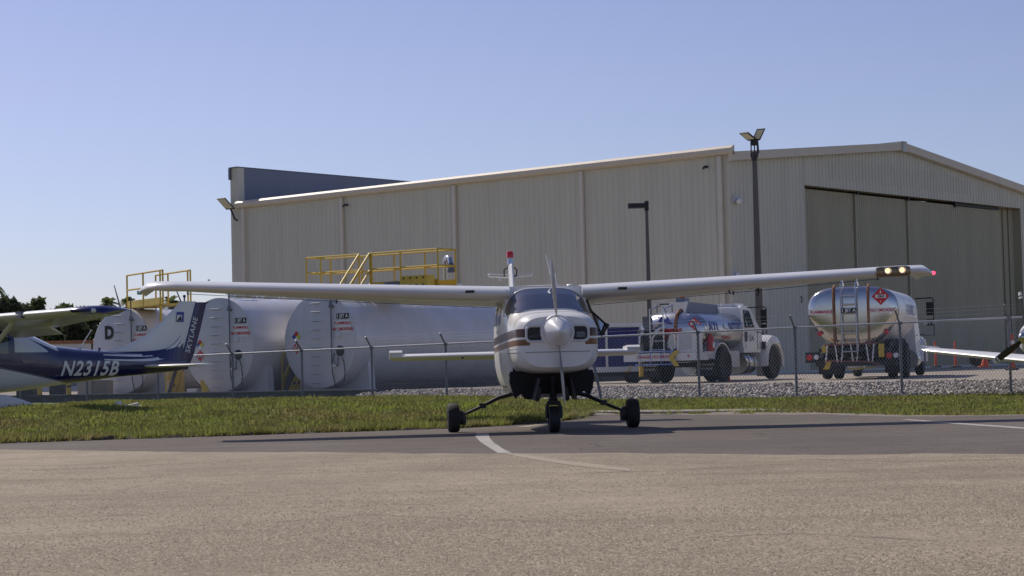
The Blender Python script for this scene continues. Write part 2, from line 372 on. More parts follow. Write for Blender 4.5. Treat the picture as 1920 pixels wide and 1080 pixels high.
def wheel(parent, pos, r, w, rim_r, rimmat='brushed', name='wheel', ax=(0, 1, 0)):
    mb = MB(); h = w / 2
    mb.lathe([(rim_r, -h * .8), (rim_r * 1.1, -h * .95), (r * .82, -h), (r * .95, -h * .86), (r, -h * .5), (r, h * .5), (r * .95, h * .86), (r * .82, h), (rim_r * 1.1, h * .95), (rim_r, h * .8)], (0, 0, 0), ax, 28)
    o = mb.build(name, 'rubber', parent, 40, pos)
    q = MB(); q.lathe([(rim_r * .15, -h * .75), (rim_r * .4, -h * .72), (rim_r * .55, -h * .45), (rim_r * .9, -h * .5), (rim_r * 1.02, -h * .84), (rim_r * 1.02, h * .84), (rim_r * .9, h * .5), (rim_r * .55, h * .45), (rim_r * .4, h * .72), (rim_r * .15, h * .75)], (0, 0, 0), ax, 20)
    q.build('rim', rimmat, o, 40); return o
def sheet(name, pts, z, m, kind='structure'):
    mb = MB(); n = len(pts); mb.add([(p[0], p[1], z(p) if callable(z) else z) for p in pts], [tuple(range(n))])
    me_o = mb.build(name, m, None, 0); tag(me_o, kind=kind); return me_o

# ------------------------------------------------------------------ ground
FD = np.array([.8425, -.539]); F0 = np.array([-7.44, 56.4])          # chain link fence line on the ground
def fence_pt(t): return F0 + FD * t
FN = np.array([.539, .8425])                                          # away from the camera
# dark asphalt ramp: its ragged far edge follows the grass
edge_px = [(-400, 846), (-200, 838), (0, 831), (150, 826), (300, 821), (400, 818), (660, 809), (760, 806), (850, 803), (950, 797), (1040, 790), (1090, 784), (1110, 777), (1300, 777), (1500, 776), (1600, 778), (1690, 781), (1800, 780), (1920, 778), (2100, 776), (2500, 770)]
edge = [onramp(x, y) for x, y in edge_px]
ex = np.array([e[0] for e in edge]); ey = np.array([e[1] for e in edge])
def edgeY(x): return np.interp(x, ex, ey)
def sstep(a, b, x): t = np.clip((x - a) / (b - a), 0, 1); return t * t * (3 - 2 * t)
def terrain(X, Y):
    X = np.asarray(X, float); Y = np.asarray(Y, float)
    base = np.interp(Y, [-50, 17, 19.5, 23, 26.5, 30, 36, 60], [.085, .078, .07, .036, 0, -.045, -.05, -.05]) - .02
    bump = .33 * (1 - sstep(-2.2, 2.2, X)) * sstep(28.3, 35.5, Y) * (1 - .42 * sstep(37.5, 41.5, Y))
    away = sstep(.1, 1.6, Y - edgeY(X)); bump *= sstep(-.1, .5, Y - edgeY(X))
    bump += away * .05 * np.sin(X * 1.3 + 1) * sstep(30, 36, Y) * (1 - sstep(38, 42, Y)) + away * .03 * np.sin(X * 3.1 + Y * 1.7) * sstep(29, 33, Y)
    # the gravel bank rises behind the fence line to the far apron
    t = (X - F0[0]) * FN[0] + (Y - F0[1]) * FN[1]
    return base + bump * (1 - sstep(-2, 1.0, t))
XS = np.linspace(-45, 45, 181); YS = np.linspace(18, 75, 150)
mb = MB(); gx, gy = np.meshgrid(XS, YS); zz = terrain(gx, gy)
mb.add(np.stack([gx, gy, zz], -1).reshape(-1, 3), [(j * 181 + i, j * 181 + i + 1, (j + 1) * 181 + i + 1, (j + 1) * 181 + i) for j in range(149) for i in range(180)])
tag(mb.build('grass_ground', 'turf'), kind='structure')
mb = MB(); mb.add([(-4000, -500, -.6), (4000, -500, -.6), (4000, 5000, -.6), (-4000, 5000, -.6)], [(0, 1, 2, 3)])
tag(mb.build('ground', 'turf'), kind='structure')

mb = MB(); xs = np.concatenate([np.linspace(-45, -9.5, 20), np.arange(-9.4, 11, .1), np.linspace(11.2, 45, 20)])
ts = np.linspace(0, 1, 40); n = len(ts)
vs = []
for x in xs:
    wob = .10 * math.sin(x * 7.3) + .08 * math.sin(x * 17 + 1) + .06 * random.uniform(-1, 1) if abs(x) < 12 else 0
    far = float(edgeY(x)) + wob * (1 if x < 1.2 else .6)
    for t in ts:
        Y = -30 + (far + 30) * (1 - (1 - t) ** 2); vs.append((x, Y, gz(Y)))
mb.add(vs, [(i * n + j, (i + 1) * n + j, (i + 1) * n + j + 1, i * n + j + 1) for i in range(len(xs) - 1) for j in range(n - 1)])
tag(mb.build('asphalt_ramp', 'asphalt'), kind='structure')

# pale chip seal taxiway in the foreground
bnd = [onramp(x, y) for x, y in [(-300, 838), (0, 843), (300, 847), (600, 849), (960, 851), (1400, 852), (1920, 852), (2300, 853)]]
bx = [-45] + [b[0] for b in bnd] + [45]; by = [bnd[0][1]] + [b[1] for b in bnd] + [bnd[-1][1]]
mb = MB(); vs = []; xs2 = np.linspace(-45, 45, 361)
for x in xs2:
    far = float(np.interp(x, bx, by)) + random.uniform(-.12, .12) + .10 * sin(x * 2.1)
    for t in ts:
        Y = -30 + (far + 30) * (1 - (1 - t) ** 2); vs.append((x, Y, gz(Y) + .004))
mb.add(vs, [(i * n + j, (i + 1) * n + j, (i + 1) * n + j + 1, i * n + j + 1) for i in range(len(xs2) - 1) for j in range(n - 1)])
tag(mb.build('chip_seal_taxiway', 'concrete'), kind='structure')

# loose chippings standing proud of the seal coat
def chips(N):
    Y = 6.8 + 11 * rng.random(N) ** 1.3; X = (rng.random(N) * 2 - 1) * .30 * Y
    ok = (Y < np.interp(X, bx, by) - .1); X, Y = X[ok], Y[ok]; n = len(X)
    d = np.sin(X * 1.7 + Y * .9) + np.sin(X * .6 - Y * 1.9 + 1) + rng.normal(size=n) * .8; k = (d > -1.1) & (rng.random(n) < np.clip((14.5 - Y) / 5., .22, 1)); X, Y = X[k], Y[k]; n = len(X)
    Z = np.interp(Y, [-50, 17, 19.5, 23, 26.5], [.085, .078, .07, .036, 0]) + .0035
    r = rng.uniform(.004, .0115, n); h = r * rng.uniform(.3, .7, n); a = rng.uniform(0, 6.28, n); P = []
    for j in range(4): P.append(np.stack([X + r * np.cos(a + j * pi / 2) * rng.uniform(.7, 1.2, n), Y + r * np.sin(a + j * pi / 2) * rng.uniform(.7, 1.2, n), Z], -1))
    P.append(np.stack([X + r * rng.uniform(-.3, .3, n), Y + r * rng.uniform(-.3, .3, n), Z + h], -1))
    V = np.stack(P, 1).reshape(-1, 3); i = np.arange(n)[:, None] * 5
    return V, np.concatenate([i + [0, 1, 4], i + [1, 2, 4], i + [2, 3, 4], i + [3, 0, 4]], 0)
M['chip'] = mat('seal chippings', (.3, .25, .19), .9)
_nt = M['chip'].node_tree; _g = _nt.nodes.new('ShaderNodeNewGeometry'); _r = _nt.nodes.new('ShaderNodeValToRGB'); _e = _r.color_ramp.elements
_e[0].color = (.20, .165, .122, 1); _e[1].color = (.46, .39, .295, 1); _x = _e.new(.75); _x.color = (.315, .26, .188, 1)
_nt.links.new(_g.outputs['Random Per Island'], _r.inputs[0]); _nt.links.new(_r.outputs[0], _nt.nodes['Principled BSDF'].inputs['Base Color'])
def bulk(name, V, Fq, m, smooth=False):
    me = bpy.data.meshes.new(name); V = np.asarray(V, np.float32); Fq = np.asarray(Fq, np.int32); k = Fq.shape[1]
    me.vertices.add(len(V)); me.vertices.foreach_set('co', V.ravel()); me.loops.add(Fq.size); me.loops.foreach_set('vertex_index', Fq.ravel())
    me.polygons.add(len(Fq)); me.polygons.foreach_set('loop_start', np.arange(0, Fq.size, k, dtype=np.int32)); 
    me.materials.append(M[m]); me.update(calc_edges=True); me.validate()
    o = bpy.data.objects.new(name, me); COL.objects.link(o); return o
V, T = chips(190000); tag(bulk('chippings', V, T, 'chip'), kind='stuff')
def stripe(name, left, right, m, dz=.003):
    mb = MB(); k = len(left); vs = []
    for a, b_ in zip(left, right):
        for q in (a, b_):
            p = onramp(*q); vs.append((p[0], p[1], gz(p[1]) + dz))
    mb.add(vs, [(2 * i, 2 * i + 1, 2 * i + 3, 2 * i + 2) for i in range(k - 1)])
    return tag(mb.build(name, m, None, 0), kind='structure')
stripe('painted_line', [(894, 813), (891, 818), (895, 823), (901, 829), (910, 835), (924, 844), (934, 850)], [(917, 813), (917, 818), (920, 824), (927, 831), (935, 836), (945, 843), (960, 850)], 'paint')
stripe('painted_line', [(940, 851), (990, 861), (1060, 872), (1120, 879), (1180, 885)], [(975, 852), (1020, 859), (1075, 867), (1130, 873), (1185, 880)], 'paint_faded', .0065)
stripe('painted_line', [(1690, 787), (1800, 796), (1925, 805)], [(1705, 786.5), (1810, 794), (1925, 802)], 'paint')
stripe('painted_line', [(965, 801), (1000, 796.5), (1032, 793)], [(990, 801), (1015, 797), (1040, 793.5)], 'paint_faded')
M['crack'] = mat('tar crack', (.20, .165, .12), .9, noise=.4, scale=9)
def crack(pts, wpx, gap=.0):
    pts = np.array(pts, float); xs = np.arange(pts[0, 0], pts[-1, 0], 7.); L_, R2 = [], []
    for x in xs:
        y = np.interp(x, pts[:, 0], pts[:, 1]) + random.uniform(-1, 1); w_ = wpx * random.uniform(.35, 1.1) * (.4 + .6 * abs(sin(x * .021 + pts[0, 1]))); L_.append((x, y - w_ / 2)); R2.append((x, y + w_ / 2))
    o = stripe('pavement_crack', L_, R2, 'crack', .0045)
crack([(1090, 888), (1220, 884), (1340, 878), (1490, 871)], 2.6); crack([(520, 980), (700, 966), (860, 974), (1010, 979), (1200, 975)], 3.0); crack([(205, 969), (240, 966), (275, 968)], 6.)
crack([(1500, 862), (1700, 866), (1925, 861)], 2.0); crack([(60, 884), (300, 872), (480, 866)], 1.8); crack([(1290, 1010), (1500, 1002), (1760, 1016)], 3.0)
# kerb strip and sandy verge beyond the ramp on the right
def strip_sheet(name, pxs, z, m):
    pts = []
    for x, y in pxs:
        d = ray(x, y); t = (z - CAMZ) / d[2]; p = d * t; pts.append((p[0], p[1]))
    return sheet(name, pts, z, m)
mb = MB(); kv = []
for i, (xa, ya) in enumerate([(1095, 775.5), (1200, 775), (1300, 774), (1400, 773), (1500, 771.5), (1560, 771)]):
    p = onramp(xa, ya); kv.append(p)
for i in range(len(kv) - 1):
    a, b_ = kv[i], kv[i + 1]
    mb.add([(a[0], a[1], -.15), (b_[0], b_[1], -.15), (b_[0], b_[1] + 1.1, -.15), (a[0], a[1] + 1.1, -.15), (a[0], a[1], -.03), (b_[0], b_[1], -.03), (b_[0], b_[1] + 1.1, -.02), (a[0], a[1] + 1.1, -.02)], [(0, 1, 5, 4), (4, 5, 6, 7), (3, 2, 6, 7)])
tag(mb.build('kerb', 'kerb'), kind='structure')
mb = MB(); vs = []
for x in np.linspace(1.0, 12, 80):
    e0 = float(edgeY(x))
    for k in range(5):
        Y = e0 - .5 + k * .62 + .12 * math.sin(x * 5 + k) ; vs.append((x, Y, terrain(x, Y) + .012 + .01 * random.random()))
mb.add(vs, [(i * 5 + j, (i + 1) * 5 + j, (i + 1) * 5 + j + 1, i * 5 + j + 1) for i in range(79) for j in range(4)])
tag(mb.build('dirt_verge', 'dirt'), kind='structure')

mb = MB(); vs = []; xr = np.arange(-12, 1.6, .06)
for x in xr:
    e0 = float(edgeY(x)); lo = e0 - .10 - .16 * abs(math.sin(x * 3.3) * math.sin(x * 1.1 + 1)) - .10 * random.random(); hi = e0 + .35
    lh = .045 * max(0, .55 + .6 * math.sin(x * 1.9) * math.sin(x * .7 + .4) + .35 * math.sin(x * 6.1)) * random.uniform(.75, 1.15)
    for dy, z in ((0, gz(lo) + .003), (.04, gz(lo) + .55 * lh), (.09, gz(lo) + lh), (.28, gz(lo) + lh * .9), (.6, float(terrain(x, lo + .6)) - .005)): vs.append((x + random.uniform(-.02, .02), lo + dy, z))
mb.add(vs, [(i * 5 + j, (i + 1) * 5 + j, (i + 1) * 5 + j + 1, i * 5 + j + 1) for i in range(len(xr) - 1) for j in range(4)])
tag(mb.build('soil_edge', 'soil'), kind='structure')
# far apron, level .27, beyond the gravel bank and round the tank yard
AZ = .27
APA, APB = fence_pt(3.2) + FN * 1.7, fence_pt(60) + FN * 1.7
mb = MB(); far = 400
mb.add([(APA[0], APA[1], AZ), (APB[0], APB[1], AZ), (APB[0] + 60, APB[1] + 300, AZ), (-60, 380, AZ), (-60, 95, AZ), fence_pt(-40).tolist()[:1] + [fence_pt(-40)[1] + 3.5, AZ], (*(fence_pt(3.2) + FN * 3.0), AZ)], [tuple(range(7))])
tag(mb.build('far_apron', 'apron', None, 0), kind='structure')
# gravel bank between fence and apron
mb = MB(); vs = []; K = 9; tl = np.linspace(3.0, 60, 200)
def bank(t, s):   # s 0 at the grass, 1 at the apron edge
    p = fence_pt(t) + FN * (-.35 + 2.1 * s); z = -.10 + (AZ - .015 + .10) * (s ** .8)
    return p[0], p[1], z
for t in tl:
    for j in range(K): vs.append(bank(t, j / (K - 1)))
mb.add(vs, [(i * K + j, (i + 1) * K + j, (i + 1) * K + j + 1, i * K + j + 1) for i in range(len(tl) - 1) for j in range(K - 1)])
tag(mb.build('gravel_bank', 'stone'), kind='structure')
ico = bmesh.new(); bmesh.ops.create_icosphere(ico, subdivisions=1, radius=1); IV = np.array([v.co[:] for v in ico.verts]); IF = np.array([[v.index for v in f.verts] for f in ico.faces]); ico.free()
NS = 11000; V = []; Fs = []
for i in range(NS):
    t = 2.6 + 24.5 * random.random(); s = random.random() ** .9; p = bank(t, s)
    if t < 5 and s < .25 + .2 * random.random(): continue
    r = random.uniform(.02, .058); rot = np.array(Matrix.Rotation(random.random() * 6.28, 3, Vector((random.random() - .5, random.random() - .5, random.random() - .5)).normalized()))
    v = (IV * (1 + .28 * (rng.random((len(IV), 1)) - .5)) * np.array([1, .8, .65]) * r) @ rot.T + np.array([p[0], p[1], p[2] + r * .25])
    Fs.append(IF + len(V) * len(IV)); V.append(v)
tag(bulk('gravel', np.concatenate(V), np.concatenate(Fs), 'stone'), kind='stuff')

# grass blades
def blades(N):
    V = np.zeros((N, 3, 3)); k = 0; X = rng.uniform(-13, 14, N * 8); Y = 26.3 + 31 * rng.random(N * 8) ** 1.7
    tf = (X - F0[0]) * FN[0] + (Y - F0[1]) * FN[1]; along = (X - F0[0]) * FD[0] + (Y - F0[1]) * FD[1]
    ed = edgeY(X); wob = .25 * np.sin(X * 3.7) * np.sin(X * 1.3 + 2) + .12 * np.sin(X * 11)
    ok = (Y > ed + np.where(X > 1.0, 1.1 + .5 * np.sin(X * 2.3) + .5 * wob, .02 + .25 * wob)) & (tf < np.where(along > 3.4, -.2, .9)) & (np.abs(X) < .32 * Y)
    sparse = (X > 1.0) & (Y < ed + .95)
    patchy = (np.sin(X * 2.9 + 1.2 * Y) + np.sin(X * 5.3 - Y * 2.1)) > 1.15
    ok |= sparse & patchy & (Y > ed + .1) & (np.abs(X) < .32 * Y)
    X, Y = X[ok][:N], Y[ok][:N]; n = len(X); Z = terrain(X, Y) - .005
    near = np.exp(-np.maximum(0, Y - edgeY(X)) / .8)
    h = rng.uniform(.025, .075, n) * (1 + .6 * near * rng.random(n)) * np.where(X > 1.0, .9, 1) ; h = np.where(rng.random(n) < .025, h * 1.9, h)
    wd = rng.uniform(.007, .016, n); a = rng.uniform(0, 2 * pi, n); le = rng.uniform(.1, .75, n) * h; la = rng.uniform(0, 2 * pi, n)
    P = np.stack([X, Y, Z], -1)
    A = P + np.stack([np.cos(a) * wd, np.sin(a) * wd, 0 * a], -1); B = P - np.stack([np.cos(a) * wd, np.sin(a) * wd, 0 * a], -1)
    Mi = P + np.stack([np.cos(la) * le * .35, np.sin(la) * le * .35, h * .6], -1); C = P + np.stack([np.cos(la) * le, np.sin(la) * le, h], -1)
    off = np.stack([np.cos(a) * wd * .8, np.sin(a) * wd * .8, 0 * a], -1)
    V = np.stack([A, B, Mi - off, Mi + off, C], 1).reshape(-1, 3); i = np.arange(n)[:, None] * 5
    T = np.concatenate([i + [0, 1, 2], i + [0, 2, 3], i + [3, 2, 4]], 0)
    return V, T
V, T = blades(230000)
tag(bulk('grass', V, T, 'grass'), kind='stuff')
# coarse tufts along the ragged asphalt edge
def tufts():
    V = []; T = []
    for c in range(1100):
        x = random.uniform(-9.5, 1.4) if c < 1040 else random.uniform(1.5, 11.5); Y = float(edgeY(x)) + (random.uniform(-.14, .3) if x < 1.4 else random.uniform(.7, 1.6)); z = float(terrain(x, Y)) + (.022 if x < 1.4 else 0)
        for b in range(14):
            a = random.random() * 6.28; r = random.uniform(0, .10); hh = random.uniform(.05, .15); l = random.uniform(.03, .12); w_ = random.uniform(.006, .012)
            p = np.array([x + r * cos(a), Y + r * sin(a), z]); o = np.array([-sin(a) * w_, cos(a) * w_, 0]); tip = p + np.array([cos(a) * l, sin(a) * l, hh])
            k = len(V); V += [p + o, p - o, tip]; T.append((k, k + 1, k + 2))
    return V, T
V, T = tufts(); tag(bulk('grass_tufts', V, T, 'grass'), kind='stuff')
# ------------------------------------------------------------------ hangar (local x along the door front, y along the long side wall)
TH = R_(49.7); HZ = .26; EAVE = 9.62; RIDGE = 11.05; HW = 29.56; HL = 31.2
HC = (9.3377, 78.9, 0)
hg = thing('hangar', 'large beige metal hangar with corrugated walls and tall sliding doors', 'hangar', HC, TH)
def roofz(x): return EAVE + (RIDGE - EAVE) * (1 - abs(x - HW / 2) / (HW / 2))
def corrugated(mb, u0, u1, zb, zt, pos, pitch=.305, d=.038, mi=0, a=.09, b=.06):
    """trapezoid ribs; pos(u, depth, z) -> point; depth outward"""
    us = []; u = u0
    while u < u1 - 1e-6:
        for du, dep in ((0, 0), (a, 0), (a + b * .4, d), (a + b * .4 + .05, d), (a + b * .8 + .05, 0)):
            if u + du < u1: us.append((u + du, dep))
        u += pitch
    us.append((u1, 0)); vs = []
    for u, dep in us:
        vs.append(pos(u, dep, zb(u) if callable(zb) else zb)); vs.append(pos(u, dep, zt(u) if callable(zt) else zt))
    mb.add(vs, [(2 * i, 2 * i + 2, 2 * i + 3, 2 * i + 1) for i in range(len(us) - 1)], mi)
mb = MB(); corrugated(mb, 0, HL, HZ - .3, EAVE, lambda u, d, z: (-d, u, z), .305, .022)
mb.build('side_wall', 'siding', hg, 0)
D0, D1, DT = 5.96, 28.03, 8.68
mb = MB(); fp = lambda u, d, z: (u, -d, z)
corrugated(mb, .0, D0, HZ - .3, roofz, fp); corrugated(mb, D0, D1, DT, roofz, fp); corrugated(mb, D1, HW, HZ - .3, roofz, fp)
mb.build('front_wall', 'siding_front', hg, 0)
# other walls close the box
mb = MB(); mb.add([(HW, 0, HZ - .3), (HW, HL, HZ - .3), (HW, HL, EAVE), (HW, 0, EAVE)], [(0, 1, 2, 3)])
mb.build('far_wall', 'siding', hg, 0)
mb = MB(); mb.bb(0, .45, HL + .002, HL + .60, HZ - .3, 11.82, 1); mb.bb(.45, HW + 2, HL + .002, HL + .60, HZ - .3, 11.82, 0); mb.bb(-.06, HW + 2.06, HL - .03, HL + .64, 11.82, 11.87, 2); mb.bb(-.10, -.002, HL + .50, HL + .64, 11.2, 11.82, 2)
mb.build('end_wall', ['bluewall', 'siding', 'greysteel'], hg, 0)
mb = MB(); t_ = .06
for sx in (0, 1):
    xa, xb = (-.18, HW / 2) if sx == 0 else (HW / 2, HW + .18)
    za, zb = (EAVE + .02, RIDGE + .10) if sx == 0 else (RIDGE + .10, EAVE + .02)
    mb.add([(xa, -.22, za), (xb, -.22, zb), (xb, HL - .1, zb), (xa, HL - .1, za), (xa, -.22, za + t_), (xb, -.22, zb + t_), (xb, HL - .1, zb + t_), (xa, HL - .1, za + t_)],
           [(0, 1, 5, 4), (4, 5, 6, 7), (1, 2, 6, 5), (2, 3, 7, 6), (3, 0, 4, 7), (0, 3, 2, 1)])
mb.build('roof', 'roof', hg, 0)
mb = MB()   # eave gutter, its top catches the sun
gp = [(-.02, EAVE - .02), (-.22, EAVE + .02), (-.28, EAVE + .10), (-.28, EAVE + .26), (-.10, EAVE + .385), (-.02, EAVE + .385)]
mb.prism(gp, lambda u, v, w_: (u, -.3 + w_, v), HL + .3)
mb.build('gutter', 'trim', hg, 0)
for sx in (0, 1):
    mb = MB(); xa, xb = (-.18, HW / 2) if sx == 0 else (HW / 2, HW + .18); za, zb = (EAVE, RIDGE + .08) if sx == 0 else (RIDGE + .08, EAVE)
    mb.add([(xa, -.09, za - .3), (xb, -.09, zb - .3), (xb, -.30, zb - .27), (xa, -.30, za - .27), (xa, -.09, za + .10), (xb, -.09, zb + .10), (xb, -.30, zb + .10), (xa, -.30, za + .10)],
           [(0, 1, 2, 3), (3, 2, 6, 7), (7, 6, 5, 4), (0, 4, 5, 1), (0, 3, 7, 4), (1, 5, 6, 2)])
    mb.build('rake_trim', 'trim', hg, 0)
mb = MB(); mb.bb(HW / 2 - .18, HW / 2 + .18, -.36, -.302, RIDGE - .28, RIDGE + .12); mb.bb(HW / 2 - .22, HW / 2 + .24, -.36, HL - .1, RIDGE + .162, RIDGE + .22)
mb.build('ridge_cap', 'roof', hg, 0)
for y in (.42, 7.9, 15.65, 23.3, 30.7):
    mb = MB(); mb.bb(-.16, -.025, y - .09, y + .09, HZ, EAVE - .022); mb.build('downspout', 'pipe_cream', hg, 0)
    
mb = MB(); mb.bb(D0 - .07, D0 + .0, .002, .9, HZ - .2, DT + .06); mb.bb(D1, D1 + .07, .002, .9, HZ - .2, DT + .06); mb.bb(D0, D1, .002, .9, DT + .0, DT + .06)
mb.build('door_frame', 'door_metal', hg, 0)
seams = [D0, 10.93, 15.88, 20.8, 25.91]
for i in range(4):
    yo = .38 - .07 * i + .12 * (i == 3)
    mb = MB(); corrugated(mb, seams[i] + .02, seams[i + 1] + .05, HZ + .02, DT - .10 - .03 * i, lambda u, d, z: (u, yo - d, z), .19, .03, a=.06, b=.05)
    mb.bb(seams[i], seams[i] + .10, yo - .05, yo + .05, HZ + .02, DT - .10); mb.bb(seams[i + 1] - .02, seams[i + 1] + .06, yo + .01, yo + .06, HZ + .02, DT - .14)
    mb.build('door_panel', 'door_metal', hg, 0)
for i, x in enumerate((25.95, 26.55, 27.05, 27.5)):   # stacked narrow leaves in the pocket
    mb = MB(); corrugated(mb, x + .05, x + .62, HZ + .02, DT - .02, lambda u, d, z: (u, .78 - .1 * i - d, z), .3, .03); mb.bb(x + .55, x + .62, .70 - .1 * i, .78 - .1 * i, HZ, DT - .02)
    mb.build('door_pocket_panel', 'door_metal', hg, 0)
mb = MB(); mb.bb(20.7, 25.9, .20, .34, DT - .17, DT - .03); mb.build('door_track', 'black', hg, 0)
for x, d in ((15.85, .2), (10.95, .16), (20.78, .28)): mb = MB(); mb.bb(x - .06, x + .06, .1, .19, DT - d, DT - .02); mb.build('door_roller', 'black', hg, 0)
text('numeral', '3', .40, lambda u, v: (5.40 + u, -.045, 3.52 + v), 'black', hg, .02)
# faint rectangle where a sign once hung
mb = MB(); corrugated(mb, 8.05, 22.3, lambda u: 9.12, lambda u: min(roofz(u) - .55, 10.05), lambda u, d, z: (u, -.003 - d, z))
M['ghost'] = mat('siding under old sign', (.555, .525, .425), .5, noise=.05, scale=.6)
mb.build('sign_ghost', 'ghost', hg, 0)
mb = MB(); mb.bb(-.03, HW + .03, -.06, -.045, HZ - .02, HZ + .12); mb.build('base_trim', 'roof', hg, 0)

def local(p, o=HC, th=TH):
    v = Vector(p); return Vector(o) + Matrix.Rotation(th, 3, 'Z') @ v
def led_head(mb, o, axis, out, w_=.62, l_=.85):
    """flat LED flood head: o hinge, axis = direction away from the hinge, out = width direction"""
    a = Vector(axis).normalized(); b_ = Vector(out).normalized(); n_ = a.cross(b_); o = Vector(o)
    for s0, s1, th, mi in ((-.02, l_, .05, 0), (.06, l_ - .04, .012, 1)):
        sh = -.031 if mi else 0; ww = w_ / 2 - (.04 if mi else 0)
        vs = [o + a * s + b_ * t + n_ * (sh + q * th) for s in (s0, s1) for t in (-ww, ww) for q in (-.5, .5)]
        mb.add(vs, [(0, 1, 3, 2), (4, 6, 7, 5), (0, 4, 5, 1), (2, 3, 7, 6), (0, 2, 6, 4), (1, 5, 7, 3)], mi)
# corner floodlight on the hangar's far end
fl = thing('floodlight', 'flat floodlight tilted up on the far left corner of the hangar', 'floodlight', local((-.1, 31.35, 9.2)))
mb = MB(); led_head(mb, (-.25, 0, .42), (-.62, -.2, .75), (.8, -.6, 0), .62, .75); mb.build('lamp_head', ['dark', 'lamp_led'], fl, 0)
mb = MB(); mb.tube([(-.27, 0, .50), (-.10, -.05, .1), (.0, -.15, -.15), (.12, -.28, -.2), (.16, -.3, -.25)], .05, 8); mb.build('bracket', 'dark', fl)
# dome cameras and sensors
def camera_unit(loc, label, sc=1., dark=False, rz=TH):
    t = thing('security_camera', label, 'camera', loc, rz)
    mb = MB(); mb.box((0, -.05, .12), (.42 * sc, .06, .30 * sc)) if not dark else mb.box((0, -.04, .05), (.10, .08, .10)); mb.build('mount', 'roof' if not dark else 'dark', t, 0)
    mb = MB(); mb.lathe([(.02, -.12), (.10 * sc + .02, -.12), (.12 * sc + .02, .0), (.11 * sc + .02, .06), (.05, .08)], (0, -.25, 0), (.35, -.6, -.5) if not dark else (0, -1, -.6), 14); mb.build('housing', 'white' if not dark else 'dark', t)
camera_unit(local((.30, -.04, 7.62)), 'white dome camera on the hangar front near its corner')
camera_unit(local((-.02, 22.95, 9.15)), 'small dark camera under the eave by the second downspout from the left', .3, True, TH - pi / 2)
camera_unit(local((-.02, 1.1, 9.15)), 'small dark camera under the eave by the downspout at the door corner', .3, True, TH - pi / 2)
camera_unit(local((.0, -.06, 4.45)), 'white camera low on the hangar corner just above the wing', .8)

# lamp posts
def taper_pole(mb, h, r0, r1, n=4):
    mb.lathe([(r0, 0), (r1, h)], (0, 0, 0), (0, 0, 1), n)
p = at(1221, 700, 66); t = thing('lamp_post', 'slim bronze lamp post with one flat head pointing left', 'lamp post', (p[0] + .0, p[1], .27))
hh = at(1216.5, 378, 66)[2] - .27
mb = MB(); taper_pole(mb, hh, .10, .05); mb.build('pole', 'pole', t, 0)
mb = MB(); mb.bb(-.66, -.04, -.2, .2, hh - .22, hh - .06); mb.bb(-.07, .07, -.09, .09, hh - .32, hh + .02); mb.build('lamp_head', 'black', t, 0)
p = at(1427, 700, 72); t = thing('lamp_post', 'tall bronze light pole with two floodlights spread in a V', 'lamp post', (p[0], p[1], .27))
hh = at(1419.5, 284, 72)[2] - .27
mb = MB(); taper_pole(mb, hh, .165, .09); mb.build('pole', 'pole', t, 0)
mb = MB()
for x in (-.16, .0, .14): mb.tube([(x * .8, -.06, hh + .45), (x * .8, -.08, hh - .2), (x * .3, -.06, hh - .35)], .028, 6)
mb.tube([(-.15, -.05, hh - .1), (-.12, -.05, hh - .35), (.16, -.05, hh - .05), (.14, 0, hh + .45)], .028, 6); mb.bb(-.13, .13, -.05, .1, hh + .24, hh + .42); mb.build('bracket', 'dark', t)
mb = MB(); led_head(mb, (-.07, 0, hh + .46), (-.55, -.25, .42), (.75, -.66, 0), .40, .46); mb.build('lamp_head', ['dark', 'lamp_led'], t, 0)
mb = MB(); led_head(mb, (.08, 0, hh + .44), (.28, -.3, .62), (.9, -.43, 0), .34, .50); mb.build('lamp_head', ['dark', 'lamp_led'], t, 0)
# ------------------------------------------------------------------ fuel tanks (local x along the axis away from the camera, y to the left, face at x=0)
TA = R_(90 - 35)
def diamond(t, name, px, c, s, num=None):
    """hazard diamond on the tank face; c=(y,z) centre, s half diagonal; face looks to -x"""
    y0, z0 = c; mb = MB()
    mb.add([(-.012, y0, z0 + s), (-.012, y0 + s, z0), (-.012, y0, z0 - s), (-.012, y0 - s, z0)], [(0, 1, 2, 3)], 0)
    if num:
        mb.add([(-.016, y0 + s * .62, z0 + s * .2), (-.016, y0 - s * .62, z0 + s * .2), (-.016, y0 - s * .62, z0 - s * .2), (-.016, y0 + s * .62, z0 - s * .2)], [(0, 1, 2, 3)], 1)
        mb.add([(-.016, y0 - s * .1, z0 + s * .32), (-.016, y0 + s * .1, z0 + s * .32), (-.016, y0 + s * .03, z0 + s * .72)], [(0, 1, 2)], 1)
    o = mb.build(name, ['red', 'white'], t, 0)
    if num: text('numeral', num, s * .42, lambda u, v: (-.02, y0 - u, z0 + v), 'black', o, .03)
def nfpa(t, c, s):
    y0, z0 = c; h = s / 2; mb = MB()
    for (dy, dz), mi in (((0, h), 0), ((h, 0), 1), ((-h, 0), 2), ((0, -h), 3)):
        mb.add([(-.012, y0 + dy, z0 + dz + h), (-.012, y0 + dy + h, z0 + dz), (-.012, y0 + dy, z0 + dz - h), (-.012, y0 + dy - h, z0 + dz)], [(0, 1, 2, 3)], mi)
    mb.build('hazard_sign', ['red', 'blue', 'green_txt', 'white'], t, 0)
